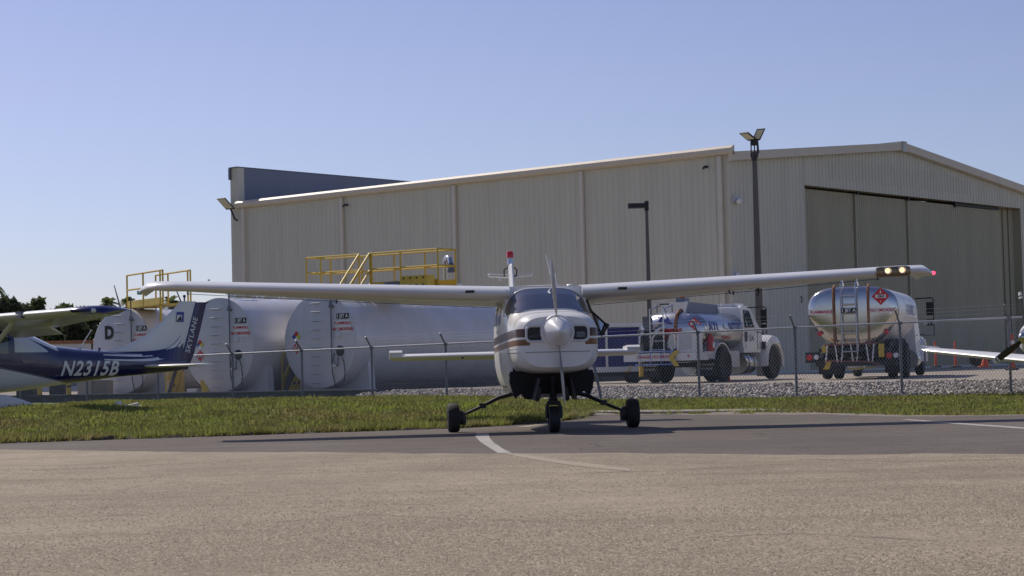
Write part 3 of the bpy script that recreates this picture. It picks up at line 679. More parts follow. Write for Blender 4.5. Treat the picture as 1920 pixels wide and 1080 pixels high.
def tank(px, Y, D, zc, L, label, yl=0., letter=None):
    X = (px - 960) / 3500 * Y; R = D / 2
    t = thing('fuel_tank', label, 'fuel tank', (X, Y, 0), TA, 'horizontal jet fuel tanks')
    mb = MB(); mb.lathe([(R, .02), (R, L - .02), (R - .02, L), (.02, L)], (0, 0, zc), (1, 0, 0), 72, caps=(False, True))
    for x in (L * .33, L * .66): mb.lathe([(R, x), (R + .008, x + .01), (R + .008, x + .06), (R, x + .07)], (0, 0, zc), (1, 0, 0), 72, caps=(False, False))
    mb.build('shell', 'tankwhite', t, 40)
    mb = MB(); mb.lathe([(.02, -.0), (R - .03, .0), (R, .012), (R, .03)], (0, 0, zc), (1, 0, 0), 72); mb.build('tank_head', 'tankface', t, 30)
    z = zc - R + .18
    while z < zc + R - .12:
        mb = MB(); mb.tube([(-.005, .30 + yl, z), (-.10, .28 + yl, z), (-.10, -.10 + yl, z), (-.005, -.12 + yl, z)], .014, 5); mb.box((-.10, .09 + yl, z - .012), (.03, .34, .016), mi=1)
        mb.build('rung', ['white', 'greysteel'], t); z += .286
    mb = MB(); py = -.56 + yl; mb.tube([(-.07, py, zc + R + .35), (-.07, py, zc - .45), (-.07, py, zc - .80), (-.07, py - .25, zc - .8), (-.07, py - .27, zc - .52)], .024, 6)
    mb.box((-.06, py, zc + R - .42), (.08, .16, .05)); mb.box((-.06, py + .04, zc + R - .35), (.05, .04, .12)); mb.box((-.09, py - .14, zc - .8), (.09, .16, .06), mi=1)
    mb.build('riser_pipe', ['greysteel', 'brushed'], t)
    mb = MB(); hy = py - .30; mb.lathe([(.04, -.08), (.16, -.08), (.17, -.02), (.13, .0)], (-.05, hy, zc - .34), (-1, .1, 0), 14)
    mb.tube([(-.1, hy + .15, zc - .4), (-.09, hy + .27, zc - .7), (-.08, hy + .28, zc - 1.0), (-.08, hy + .16, zc - 1.45), (-.12, hy, zc - 1.5)], .018, 6)
    mb.tube([(-.1, hy - .12, zc - .42), (-.09, hy - .22, zc - .7), (-.09, hy - .26, zc - 1.05), (-.09, hy - .2, zc - 1.35)], .018, 6)
    mb.build('hose_reel', 'black', t)
    mb = MB(); mb.lathe([(.02, .0), (.13, .0), (.13, -.03), (.10, -.05), (.02, -.05)], (-.0, hy + .05, zc + .18), (1, 0, 0), 16); mb.build('gauge', 'tankface', t)
    s0 = -1.0 + yl
    mb = MB(); mb.box((-.012, s0, zc + .78), (.02, .50, .17)); o = mb.build('sign', 'black', t, 0); text('lettering', '1 JET A', .15, lambda u, v: (-.03, s0 - u, zc + .78 + v), 'white', o, .03)
    mb = MB(); mb.box((-.008, s0, zc + .45), (.012, .66, .40)); o = mb.build('sign', 'tankwhite', t, 0)
    text('lettering', 'FLAMMABLE', .125, lambda u, v: (-.02, s0 - u, zc + .55 + v), 'red', o, .02); text('lettering', 'NO SMOKING', .135, lambda u, v: (-.02, s0 - u, zc + .36 + v), 'red', o, .03)
    for k, x in enumerate((.7, L - 1.0)):   # steel saddles
        h0 = -.10; mb = MB(); w0, w1 = R * 1.0, R * .93
        pts = [(-w0, h0), (w0, h0), (w1, zc - R * .45)] + [(R * .985 * sin(a), zc - R * .985 * cos(a)) for a in np.linspace(1.1, -1.1, 13)] + [(-w1, zc - R * .45)]
        mb.prism(pts, lambda u, v, w_: (x + w_, u, v), .28); mb.build('saddle', 'tankwhite', t, 0)
    for x in (.8, 2.2, 3.3): mb = MB(); mb.lathe([(.16, 0), (.16, .14), (.22, .15), (.22, .2), (.05, .24)], (x, .1, zc + R - .02), (0, 0, 1), 14); mb.build('manway', 'brushed', t)
    mb = MB(); mb.tube([(.5, -.3, zc + R - .05), (.5, -.3, zc + R + .14), (1.4, -.3, zc + R + .14), (1.4, -.3, zc + R - .05)], .03, 6)
    mb.build('vent_line', 'brushed', t); return t
T1 = tank(597, 60.3, 3.04, 1.86, 12.0, 'nearest white horizontal fuel tank, second catwalk rail above, bending vent pipe on top')
diamond(T1, 'hazard_placard', 0, (.98, 1.66), .20, '1863'); nfpa(T1, (.99, 2.03), .19)
mb = MB(); zt = 3.38
mb.tube([(6.05, -.6, zt - .3), (6.05, -.6, zt + 1.05), (6.0, -.62, zt + 1.22), (5.94, -.72, zt + 1.33), (5.86, -.86, zt + 1.35), (5.78, -1.0, zt + 1.26), (5.76, -1.04, zt + 1.12)], .085, 10)
mb.lathe([(.10, 0), (.12, -.1), (.15, -.3), (.10, -.32)], (5.76, -1.05, zt + 1.12), (0, 0, 1), 12, mi=1); mb.build('vent_pipe', ['brushed', 'greysteel'], T1)
mb = MB(); mb.tube([(7.2, -.2, zt - .2), (7.2, -.2, zt + .35)], .07, 8); mb.box((7.2, -.2, zt + .42), (.2, .3, .12)); mb.build('vent_cap', 'brushed', T1)
T2 = tank(408, 61.5, 3.12, 1.83, 11.5, 'white horizontal fuel tank in the middle, just right of the blue plane\'s tail')
diamond(T2, 'hazard_placard', 0, (.85, 1.50), .20, '1863'); nfpa(T2, (.85, 1.86), .18)
T3 = tank(226, 66, 3.0, 1.77, 11.0, 'far left white fuel tank marked with a big black D')
text('letter', 'D', .62, lambda u, v: (-.02, .62 - u, 2.42 + v), 'black', T3, .05)
diamond(T3, 'hazard_placard', 0, (-.9, 1.5), .2, '1863')

E_ = Vector((.819, -.574, 0)); A_ = Vector((.574, .819, 0))
def railing(mb, o, e, s0, s1, z0, h, posts, r=.032, mid=True):
    for s in posts: p = o + e * s; mb.tube([(p.x, p.y, z0), (p.x, p.y, z0 + h)], r, 6)
    for hh in ([h, h * .53] if mid else [h]):
        a, b_ = o + e * s0, o + e * s1; mb.tube([(a.x, a.y, z0 + hh), (b_.x, b_.y, z0 + hh)], r, 6)
o1 = Vector((-4.96, 62, 0)); ZP = 3.62; HH = 1.13
t = thing('catwalk', 'yellow railed catwalk with steps across the top of the fuel tanks', 'catwalk', (0, 0, 0))
mb = MB(); railing(mb, o1, E_, -2.46, -.14, ZP, HH, [-2.46, -1.82, -.14]); mb.build('railing', 'yellow', t)
mb = MB(); railing(mb, o1 + A_ * .95, E_, -2.46, 3.16, ZP, HH, [-2.2, -.8, .6, 1.9, 3.16]); mb.build('railing', 'yellow', t)
mb = MB(); railing(mb, o1, E_, .33, 3.16, ZP, HH, [.33, .40, 1.62, 3.16]); a, b_ = o1 + E_ * .33, o1 + E_ * 3.16
mb.build('railing', 'yellow', t)
mb = MB()
for o_, s0, s1 in ((o1, .33, 3.16), (o1 + A_ * .95, -2.46, 3.16), (o1, -2.46, -.14)):
    a, b_ = o_ + E_ * s0, o_ + E_ * s1; c = (a + b_) / 2; mb.box((c.x, c.y, ZP + .06), ((b_ - a).length, .02, .2), math.atan2(E_.y, E_.x))
mb.build('toe_board', 'yellow', t)
for s_, ss in ((-2.46, 0), (3.16, 0)):
    mb = MB(); railing(mb, o1 + E_ * s_, A_, 0, .95, ZP, HH, []); mb.build('end_rail', 'yellow', t)
mb = MB(); c = o1 + E_ * .35 + A_ * .475; mb.box((c.x, c.y, ZP - .05), (5.7, .95, .06), math.atan2(E_.y, E_.x))
for s_ in (-.6, .0, .6):
    p = o1 + E_ * s_; mb.tube([(p.x, p.y, ZP - .08), (p.x, p.y, ZP - .42)], .05, 6)
mb.build('deck', 'yellow', t, 0)
for s_ in (-.13, .32):
    p = o1 + E_ * s_; q = p - A_ * 1.25
    for dz in (HH, HH * .5, .12):
        mb = MB(); mb.tube([(p.x, p.y, ZP + dz), (q.x, q.y, ZP + dz - 1.3)], .036, 6); mb.build('stair_rail', 'yellow', t)
mb = MB()
for k in range(4): c = o1 + E_ * .1 - A_ * (.2 + .26 * k); mb.box((c.x, c.y, ZP - .22 - .27 * k), (.44, .22, .04), math.atan2(E_.y, E_.x))
mb.build('tread', 'yellow', t, 0)
# yellow valve box with bolts beside the catwalk, on the tank's far side
bp_ = o1 + E_ * 2.55 - A_ * .32; t = thing('valve_box', 'small yellow bolted valve box at the right end of the catwalk', 'valve box', (bp_.x, bp_.y, ZP + .02), math.atan2(E_.y, E_.x))
mb = MB(); mb.bb(-.55, .55, -.2, .2, -.28, .26); mb.build('case', 'yellow', t, 0)
mb = MB()
for x in (-.4, -.13, .13, .4):
    for z in (-.05, .18): mb.lathe([(.03, 0), (.03, .03)], (x, -.2, z), (0, -1, 0), 6)
mb.build('bolt', 'black', t, 0)
mb = MB(); mb.bb(-1.7, -.552, -.1, .15, -.2, -.02); mb.bb(-1.2, -.6, -.2, .05, -.018, .10); mb.build('motor', 'greysteel', t, 0)
# catwalk over the far left tank
t = thing('catwalk', 'small yellow railed platform over the far left tank beneath the wing tip', 'catwalk', (0, 0, 0))
pA = Vector(at(238, 519, 66.6)); pB = Vector(at(305, 512, 63.6)); e3 = Vector((pB.x - pA.x, pB.y - pA.y, 0)); l3 = e3.length; e3.normalize(); z3 = 3.35; h3 = 1.12; oA = Vector((pA.x, pA.y, 0)); n3 = Vector((-e3.y, e3.x, 0)); n3 = n3 if n3.y > 0 else -n3
mb = MB(); railing(mb, oA, e3, 0, l3, z3, h3, [0, l3 * .46, l3 * .93, l3]); mb.build('railing', 'yellow', t)
mb = MB(); railing(mb, oA + n3 * 1.0, e3, 0.2, l3, z3, h3, [.2, l3 * .4, l3 * .93, l3]); mb.build('railing', 'yellow', t)
mb = MB(); c = oA + e3 * l3 / 2; mb.box((c.x, c.y, z3 + .08), (l3, .03, .24), math.atan2(e3.y, e3.x)); c = c + n3 * .5; mb.box((c.x, c.y, z3 - .04), (l3, 1.0, .05), math.atan2(e3.y, e3.x)); mb.build('deck', 'yellow', t, 0)
mb = MB(); p = oA + e3 * (l3 * .93); mb.tube([(p.x, p.y, z3), (p.x, p.y, z3 - 1.2)], .05, 6); p = oA + e3 * .1; mb.tube([(p.x, p.y, z3), (p.x, p.y, z3 - .6)], .05, 6); mb.build('leg', 'yellow', t)
# yellow steps standing between the tanks
def steps(px0, px1, ybot, Y, label, flip=1):
    a = at(px0, ybot, Y); b_ = at(px1, ybot, Y); wd = b_[0] - a[0]; t = thing('step_unit', label, 'steps', (a[0], Y, .22))
    mb = MB(); h = 1.55
    for y in (0, .6):
        mb.tube([(0, y, 0), (0, y, 1.15), (wd * .5, y, h + .15)], .035, 6); mb.tube([(.05, y, .5), (wd * .6, y, 1.3)], .04, 6); mb.tube([(wd * .5, y, 0), (wd, y, .9)], .035, 6)
    mb.build('handrail', 'yellow', t)
    mb = MB(); mb.prism([(0, 0), (.12, 0), (wd * .75, .95), (wd * .75, 1.15)], lambda u, v, w_: (u, w_, v), .6); mb.build('stringer', 'violet' if 'violet' in M else 'dark', t, 0)
    mb = MB(); mb.prism([(wd * .2, 0), (wd, 0), (wd, .75), (wd * .75, .85)], lambda u, v, w_: (u, .05 + w_, v), .5)
    mb.build('side_panel', 'yellow', t, 0); mb = MB(); mb.box((wd * .62, .04, .3), (wd * .3, .02, .1)); mb.build('opening', 'black', t, 0)
M['violet'] = mat('dark violet grey', (.06, .05, .08), .6)
steps(530, 571, 734, 61.8, 'yellow access steps on the ground between the two nearest tanks')
steps(312, 341, 741, 63.5, 'yellow access steps on the ground under the blue plane\'s tail')
mb = MB(); mb.prism([(0, 0), (.22, 0), (.16, .25), (.0, .46), (-.06, .44)], lambda u, v, w_: (u, w_, v), .2)
o = mb.build('yellow_block', 'yellow', None, 0, at(379, 739, 60.9)); tag(o, 'small yellow leaning block at the left foot of the middle tank', 'wheel chock')

# ------------------------------------------------------------------ tank yard retaining wall
t = thing('retaining_wall', 'low dark concrete retaining wall along the front of the tank yard', 'wall')
wl0, wl1 = fence_pt(-22) + FN * 1.5, fence_pt(3.05) + FN * 1.5
mb = MB(); vs = [(wl0[0], wl0[1]), (wl1[0], wl1[1])]; wl2 = (wl1[0] + .574 * 16, wl1[1] + .819 * 16)
def wallseg(mb, a, b_, zt, th, mi=0):
    a = Vector((*a, 0)); b_ = Vector((*b_, 0)); c = (a + b_) / 2; mb.box((c.x, c.y, (zt - .5) / 2), ((b_ - a).length, th, zt + .5), math.atan2(b_.y - a.y, b_.x - a.x), mi)
wallseg(mb, wl0, wl1, .28, .2); mb.build('front_wall', 'wallconc', t, 0)
mb = MB(); wallseg(mb, wl1, wl2, .46, .18); mb.build('side_wall', 'wallconc', t, 0)
mb = MB(); c = (Vector((*wl0, 0)) + Vector((*wl1, 0))) / 2; mb.box((c.x, c.y, .30), ((Vector((*wl1, 0)) - Vector((*wl0, 0))).length + .1, .26, .035), math.atan2(FD[1], FD[0])); mb.build('coping', 'greysteel', t, 0)
mb = MB()
for k in range(24):
    p = fence_pt(-21 + k * 1.0) + FN * 1.385; mb.box((p[0], p[1], .14), (.12, .012, .10), math.atan2(FD[1], FD[0])); p = fence_pt(-21 + k + .5) + FN * 1.385; mb.box((p[0], p[1], .06), (1.02, .012, .03), math.atan2(FD[1], FD[0]))
mb.build('bracket', 'greysteel', t, 0)
yard = [wl0 + FN * .1, wl1 + FN * .1, np.array(wl2), np.array(wl2) + np.array([-25, 17]), wl0 + FN * 25]
sheet('tank_yard', yard, .2, 'apron')

# ------------------------------------------------------------------ chain link fence
def railz(px): return 652.7 + (619 - 652.7) * (px - 349) / (1920 - 349)
t = thing('chain_link_fence', 'grey chain link fence with angled arms running across the whole scene', 'fence')
def top_z(tt):
    p = fence_pt(tt); px = 960 + 3500 * p[0] / p[1]; return CAMZ + (685 - railz(px)) * p[1] / 3500
PT = 3.05
posts = [k * PT for k in range(-9, 12)]
# calibrate the post positions to the photographed bays
phase = 0.0
def post_t(px):
    k = (px - 960) / 3500; return (F0[0] - k * F0[1]) / (k * FD[1] - FD[0])
vis = [post_t(p) for p in (433, 563, 694, 833, 978, 1306, 1488, 1685, 1889)]
pts_t = [vis[0] - 3.1 * k for k in range(8, 0, -1)] + vis + [vis[-1] + 3.05, vis[-1] + 6.1]
ARM = Vector((-FN[0], -FN[1], 0))
for q in pts_t:
    p = fence_pt(q); z1 = top_z(q); mb = MB(); mb.tube([(p[0], p[1], -.25), (p[0], p[1], z1 - .01)], .034, 8)
    mb.tube([(p[0], p[1], z1 - .02), (p[0] + ARM.x * .28, p[1] + ARM.y * .28, z1 + .32)], .024, 6); mb.box((p[0], p[1], z1), (.10, .10, .07))
    mb.build('post', 'greysteel', t, 40)
q = post_t(1119); p0 = Vector((*fence_pt(q), 0)); p = p0 + ARM * .25; mb = MB(); b0 = post_t(1134); pb = fence_pt(b0) + np.array([ARM.x, ARM.y]) * .3
za = at(1128, 686, p.y)[2]; mb.tube([(pb[0], pb[1], -.15), (p.x, p.y, za)], .036, 8); mb.tube([(p.x, p.y, za), (p.x - .08, p.y, za + .16)], .03, 6)
o = mb.build('bent_post', 'greysteel', t); o['label'] = 'short leaning fence post stub'
mb = MB(); tl = [pts_t[0] - 2, *pts_t, pts_t[-1] + 2]
mb.tube([(*fence_pt(q), top_z(q) + .01) for q in tl], .024, 8); mb.build('top_rail', 'steel', t)
mb = MB(); tm = np.arange(pts_t[0] - 2, pts_t[-1] + 2, .082); r = .0035
off2 = np.array([-FN[0], -FN[1]]) * .04
def wire(mb, a, b_, r):
    a, b_ = Vector(a), Vector(b_); d = (b_ - a).normalized(); u = d.cross(Vector((FN[0], FN[1], 0))).normalized() * r; n_ = Vector((FN[0], FN[1], 0)) * r
    mb.add([a + u, a - u * .5 + n_, a - u * .5 - n_, b_ + u, b_ - u * .5 + n_, b_ - u * .5 - n_], [(0, 1, 4, 3), (1, 2, 5, 4), (2, 0, 3, 5)])
for q in tm:
    h = 1.72
    for s in (-1, 1):
        q2 = q + s * h * .72; p = fence_pt(q) + off2; p2 = fence_pt(q2) + off2
        wire(mb, (p[0], p[1], top_z(q) - .01), (p2[0], p2[1], top_z(q2) - h), r)
mb.build('chain_link_mesh', 'wire', t, 0)
for k in range(3):
    mb = MB(); f = .4 + .28 * k
    for a, b_ in zip(tl[:-1], tl[1:]):
        pa, pb = fence_pt(a), fence_pt(b_)
        wire(mb, (pa[0] + ARM.x * .28 * f, pa[1] + ARM.y * .28 * f, top_z(a) + .32 * f), (pb[0] + ARM.x * .28 * f, pb[1] + ARM.y * .28 * f, top_z(b_) + .32 * f), .0028)
    mb.build('barbed_wire', 'greysteel', t, 0)
# ------------------------------------------------------------------ main aircraft (local x forward, y to its left, z up, origin under the main wheels)
def wing_panel(side, rows, n=14):
    """rows: y, leading edge x, z, chord, thickness, camber, twist"""
    rings = []
    for y, x0, z0, ch, th, cb, tw in rows:
        r = []
        for u, v in airfoil(ch, th, n, cb):
            uu = u * cos(tw) - v * sin(tw); vv = u * sin(tw) + v * cos(tw)   # positive twist drops the trailing edge
            r.append((x0 + uu, side * y, z0 + vv))
        rings.append(r)
    mb = MB(); mb.loft(rings if side > 0 else rings); return mb
YAW = math.atan2(-.997, .075)
pl = thing('high_wing_airplane', 'white high-wing airplane with brown stripes facing the camera on the ramp', 'airplane', (.400, 26.5, 0), YAW)
FB = Body([(2.31, .885, 1.545, .455, 3.4), (2.27, .845, 1.575, .51, 3.5), (2.15, .825, 1.60, .545, 3.6), (1.95, .815, 1.615, .565, 3.6), (1.6, .81, 1.635, .577, 3.5), (1.26, .80, 1.74, .584, 3.4),
           (1.42, .80, 1.648, .582, 3.4), (1.20, .56, 1.775, .587, 3.5), (1.0, .50, 1.885, .59, 3.6), (.80, .475, 1.972, .592, 3.8), (.5, .465, 2.01, .597, 3.9), (.28, .46, 2.03, .60, 3.9), (-.1, .46, 2.035, .605, 3.9), (-.9, .46, 2.01, .605, 3.8),
           (-1.5, .50, 1.97, .58, 3.4), (-2.1, .57, 1.82, .52, 3.0), (-2.8, .66, 1.62, .43, 2.8), (-3.8, .80, 1.48, .30, 2.5), (-4.9, .93, 1.40, .18, 2.3), (-5.7, 1.02, 1.32, .09, 2.2), (-5.95, 1.08, 1.26, .04, 2.)])
mb = MB(); rings = FB.rings(2.31, -5.95, .07)
mb.loft(rings); b_o = mb
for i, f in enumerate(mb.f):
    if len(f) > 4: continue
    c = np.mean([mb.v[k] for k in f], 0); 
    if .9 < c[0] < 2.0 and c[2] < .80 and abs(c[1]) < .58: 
        mb.mi[i] = 1 if c[0] > 1.12 else 0  # nose underside coloured black as gear bay shade
body = mb.build('fuselage', ['plane_body', 'bay_shade'], pl, 40)
# windscreen, roof follows the loft
mb = MB(); xs = np.linspace(1.40, .80, 16)
vs = []; NN = 40
for x in xs:
    zb, zt, hw, n = FB.at(x)
    t = (1.40 - x) / .60; zlow = 1.632 - .04 * t
    zc, hh = (zb + zt) / 2, (zt - zb) / 2
    sy = max(0, min(1, (zlow - zc) / hh)); a0 = math.asin(sy ** (n / 2))
    for k in range(NN + 1):
        a = a0 + (pi - 2 * a0) * k / NN; c_, s_ = cos(a), sin(a)
        vs.append((x + .006, (hw + .004) * math.copysign(abs(c_) ** (2 / n), c_), zc + (hh + .004) * abs(s_) ** (2 / n)))
m_ = NN + 1
mb.add(vs, [(i * m_ + j, i * m_ + j + 1, (i + 1) * m_ + j + 1, (i + 1) * m_ + j) for i in range(len(xs) - 1) for j in range(NN)])
ws = mb.build('windscreen', 'glass_dark', pl, 60)
mb = MB(); mb.tube([vs[j] for j in range(0, m_, 2)], .012, 6); mb.tube([vs[(len(xs) - 1) * m_ + j] for j in range(0, m_, 2)], .012, 6); mb.build('trim', 'white', ws)
for sd in (-1, 1):
    mb = MB(); xa = np.linspace(.22, -.42, 10)
    if sd < 0: FB.patch(mb, sd, xa, lambda x: 1.50, lambda x: min(1.84, 1.62 + (.30 - x) * 1.2))
    xa2 = np.linspace(-.50, -1.25, 8); FB.patch(mb, sd, xa2, lambda x: 1.50, lambda x: 1.84 + (x + .5) * .10)
    xa3 = np.linspace(-1.33, -1.75, 6); FB.patch(mb, sd, xa3, lambda x: 1.50 + (-1.33 - x) * .1, lambda x: 1.78 + (x + 1.33) * .35)
    mb.build('side_window', 'glass_grey', pl, 60)
    mb = MB(); FB.patch(mb, sd, np.linspace(.30, .285, 2), lambda x: .62, lambda x: 1.83, .003); FB.patch(mb, sd, np.linspace(-.47, -.485, 2), lambda x: .62, lambda x: 1.83, .003); FB.patch(mb, sd, np.linspace(.30, -.485, 12), lambda x: .615, lambda x: .63, .003, 2)
    FB.patch(mb, sd, np.linspace(-.10, -.2, 2), lambda x: 1.38, lambda x: 1.42, .02, 2)
    mb.build('door_seam', 'dark', pl, 0)
# pilot's window swung open on the airplane's left
mb = MB(); q = [(.55, .60, 1.80), (-.25, .62, 1.80), (-.15, .93, 1.49), (.15, .945, 1.46), (.50, .80, 1.31)]
mb.add(q, [(0, 1, 2, 3, 4)]); pw = mb.build('open_window', 'glass_grey', pl, 0)
mb = MB(); mb.tube(q + [q[0]], .016, 6); mb.build('frame', 'dark', pw)
mb = MB()
for sd in (-1, 1): mb.tube([(x, sd * (FB.y(x, 1.085) + .001), 1.085) for x in np.linspace(2.26, 1.44, 12)], .004, 4)
mb.tube([(2.316, y, 1.085) for y in np.linspace(-.42, .42, 8)], .003, 4)
mb.tube([(p[0] + 0, p[1] * 1.001, p[2]) for p in selip(1.43, *FB.at(1.43))[3:22]], .004, 4); mb.tube([(p[0], p[1] * 1.001, p[2]) for p in selip(2.02, *FB.at(2.02))[2:23]], .003, 4)
mb.build('cowl_seam', 'dark', pl, 0)
mb = MB()
for sd in (-1, 1):
    for x in np.linspace(2.2, 1.5, 6): mb.sphere((x, sd * (FB.y(x, 1.13) + .001), 1.13), .008, 6)
mb.build('fastener', 'greysteel', pl)
# cowl intakes
for sd in (-1, 1):
    def rr(w_, h_, r, x, k=5):
        p = []
        for cx, cz, a0 in ((w_ / 2 - r, h_ / 2 - r, 0), (-w_ / 2 + r, h_ / 2 - r, pi / 2), (-w_ / 2 + r, -h_ / 2 + r, pi), (w_ / 2 - r, -h_ / 2 + r, 1.5 * pi)):
            for i in range(k): a = a0 + pi / 2 * i / (k - 1); p.append((x, sd * .287 + cx + r * cos(a), 1.325 + cz + r * sin(a)))
        return p
    mb = MB(); mb.loft([rr(.28, .245, .07, 2.26), rr(.265, .23, .065, 2.325), rr(.24, .205, .055, 2.335), rr(.215, .18, .05, 2.32), rr(.205, .17, .05, 2.314)], caps=(False, False)); it = mb.build('cowl_intake', 'white', pl, 50)
    mb = MB(); mb.add(rr(.205, .17, .05, 2.3142), [tuple(range(20))]); mb.tube([(2.317, sd * .287 - .09, 1.29), (2.317, sd * .287 + .09, 1.30)], .006, 5, mi=1)  # black plate paints in the dark of the intake hole
    if sd > 0: mb.bb(2.3145, 2.318, .25, .36, 1.27, 1.34, 1)
    mb.build('intake_dark_plate', ['black', 'greysteel'], it, 0)
mb = MB(); mb.lathe([(.03, 2.24), (.235, 2.24), (.232, 2.30), (.215, 2.34)], (0, 0, 1.345), (1, 0, 0), 32); mb.build('nose_ring', 'white', pl, 50)
mb = MB(); mb.lathe([(.03, 2.33), (.192, 2.33), (.196, 2.35), (.188, 2.40), (.162, 2.46), (.12, 2.53), (.075, 2.60), (.035, 2.655), (.004, 2.69)], (0, 0, 1.345), (1, 0, 0), 36); sp_ = mb.build('spinner', 'spinner', pl, 50)
mb = MB()
for k in range(2):   # two slim blades, parked almost upright
    a0 = R_(4) + pi * k; rings = []
    for r, ch, tw in ((.16, .06, 1.35), (.26, .09, 1.30), (.45, .12, 1.22), (.65, .12, 1.16), (.82, .10, 1.12), (.92, .06, 1.18), (.96, .03, 1.17)):
        ring = []
        for u, v in ((-.5, 0), (-.25, .09), (.1, .1), (.5, 0), (.1, -.05), (-.25, -.05)):
            cx = u * ch; th = v * ch; lat = cx * cos(tw) - th * sin(tw); ax = cx * sin(tw) + th * cos(tw)
            ring.append((2.385 + ax, -sin(a0) * r + lat * cos(a0), 1.345 + cos(a0) * r + lat * sin(a0)))
        rings.append(ring)
    mb.loft(rings)
mb.build('propeller', 'prop_grey', pl, 60)
mb = MB()   # lower cowl lip
lip = []
# nose gear bay: black slab painted as the recess's shade, hanging doors, exhaust stubs
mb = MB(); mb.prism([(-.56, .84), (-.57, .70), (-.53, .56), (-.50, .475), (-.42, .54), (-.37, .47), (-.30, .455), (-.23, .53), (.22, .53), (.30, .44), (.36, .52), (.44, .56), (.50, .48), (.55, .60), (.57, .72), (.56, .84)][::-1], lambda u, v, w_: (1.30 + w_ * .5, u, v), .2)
mb.build('gear_bay', 'bay_shade', pl, 0)
for sd in (-1, 1):
    mb = MB(); mb.box((1.62, sd * .24, .60), (.55, .015, .30), 0, 0, 0, sd * .25); mb.build('gear_door', 'dark', pl, 0)
    mb = MB(); mb.tube([(1.5, sd * .18, .62), (1.45, sd * .2, .50), (1.36, sd * .2, .46)], .035, 10); mb.build('exhaust_pipe', 'greysteel', pl)
# wings: cantilever, drooped tips
WR = [(.50, .93, 1.92, 1.66, .13, .025, .085), (.55, .93, 1.92, 1.66, .13, .025, .085), (1.8, .92, 1.965, 1.62, .13, .025, .075), (3.6, .82, 2.045, 1.38, .125, .025, .045), (5.05, .72, 2.115, 1.16, .12, .025, .02), (5.30, .68, 2.118, 1.10, .12, .03, .02), (5.45, .58, 2.105, 1.02, .11, .05, -.02), (5.55, .46, 2.08, .92, .09, .05, .02), (5.605, .30, 2.055, .80, .06, .05, .03)]
for sd in (1, -1):
    mb = wing_panel(sd, WR); wg = mb.build('wing', 'white', pl, 40)
    mb = MB(); mb.box((.935, sd * 1.05, 1.945), (.05, .12, .035)); mb.build('air_vent', 'black', wg, 0)
    mb = MB()
    for y in (2.9, 5.0): mb.bb(-.68 + (y > 4) * .2, -.63 + (y > 4) * .2, sd * y - .01, sd * y + .01, *((1.875, 1.935) if y < 4 else (2.04, 2.09)))
    mb.tube([(-.38, sd * .62, 1.755), (-.42, sd * 3.1, 1.915), (-.30, sd * 5.0, 2.05)], .004, 4); mb.build('flap_joint', 'dark', wg, 0)
    mb = MB(); mb.box((.20, sd * 5.60, 2.06), (.16, .05, .05)) if sd < 0 else mb.sphere((.34, 5.60, 2.09), .03, 8); mb.build('nav_light', 'greenlens' if sd < 0 else 'navred', wg)
    if sd > 0:
        mb = MB(); rings = []   # leading edge light bay
        for y in (4.66, 4.72, 5.10, 5.16):
            x0 = float(np.interp(y, [3.6, 5.05, 5.3], [.82, .72, .68])); z0 = float(np.interp(y, [3.6, 5.05, 5.3], [2.062, 2.112, 2.115])); r = .072 if 4.7 < y < 5.12 else .06
            rings.append([(x0 - .028 + (r * .62) * cos(a), y, z0 + .0 + r * sin(a)) for a in np.linspace(-1.5, 1.5, 9)])
        mb.loft(rings, (False, False), closed=False); mb.build('light_bay', 'bay', wg, 60)
        for y in (4.82, 5.03):
            mb = MB(); x0 = float(np.interp(y, [3.6, 5.05], [.82, .72])); z0 = float(np.interp(y, [3.6, 5.05], [2.062, 2.112]))
            mb.lathe([(.056, -.03), (.056, .004), (.050, .006), (.046, -.004), (.034, -.006)], (x0 + .028, y, z0 + .012), (1, 0, -.02), 16, caps=(False, False)); ll = mb.build('landing_light', 'brushed', wg); mb = MB(); mb.lathe([(.005, -.001), (.022, -.002), (.036, -.005), (.036, -.012)], (x0 + .028, y, z0 + .012), (1, 0, -.02), 14); mb.build('lamp', 'landing', ll)
        mb = MB(); mb.tube([(.3, 2.66, 2.0), (.28, 2.66, 1.88), (.36, 2.66, 1.86)], .012, 6); mb.tube([(.1, 3.1, 2.0), (.1, 3.12, 1.88), (-.05, 3.13, 1.84)], .014, 6); mb.tube([(.1, 3.1, 1.95), (.1, 2.98, 1.93)], .01, 6); mb.build('pitot_tube', 'dark', wg)
    else:
        mb = MB(); mb.bb(.86, .90, -4.6, -4.57, 2.17, 2.19); mb.bb(.8, .84, -.64, -.60, 2.09, 2.13); mb.build('cap', 'white', wg, 0)
# wing centre section fairing over the roof
mb = MB(); mb.loft([[(x, y, 2.0 + .045 * (1 - (y / .62) ** 2) * sin(pi * min(1, max(0, (.90 - x) / 1.6)))) for x in np.linspace(.74, -.75, 12)] for y in np.linspace(-.6, .6, 9)], (False, False), closed=False); mb.add([(xx, y, zz_) for y in np.linspace(-.56, .56, 9) for xx, zz_ in ((.745, 2.005), (.765, 1.90 - .12 * abs(y) / .56))], [(2 * i, 2 * i + 1, 2 * i + 3, 2 * i + 2) for i in range(8)]); mb.build('roof_fairing', 'white', pl, 50)
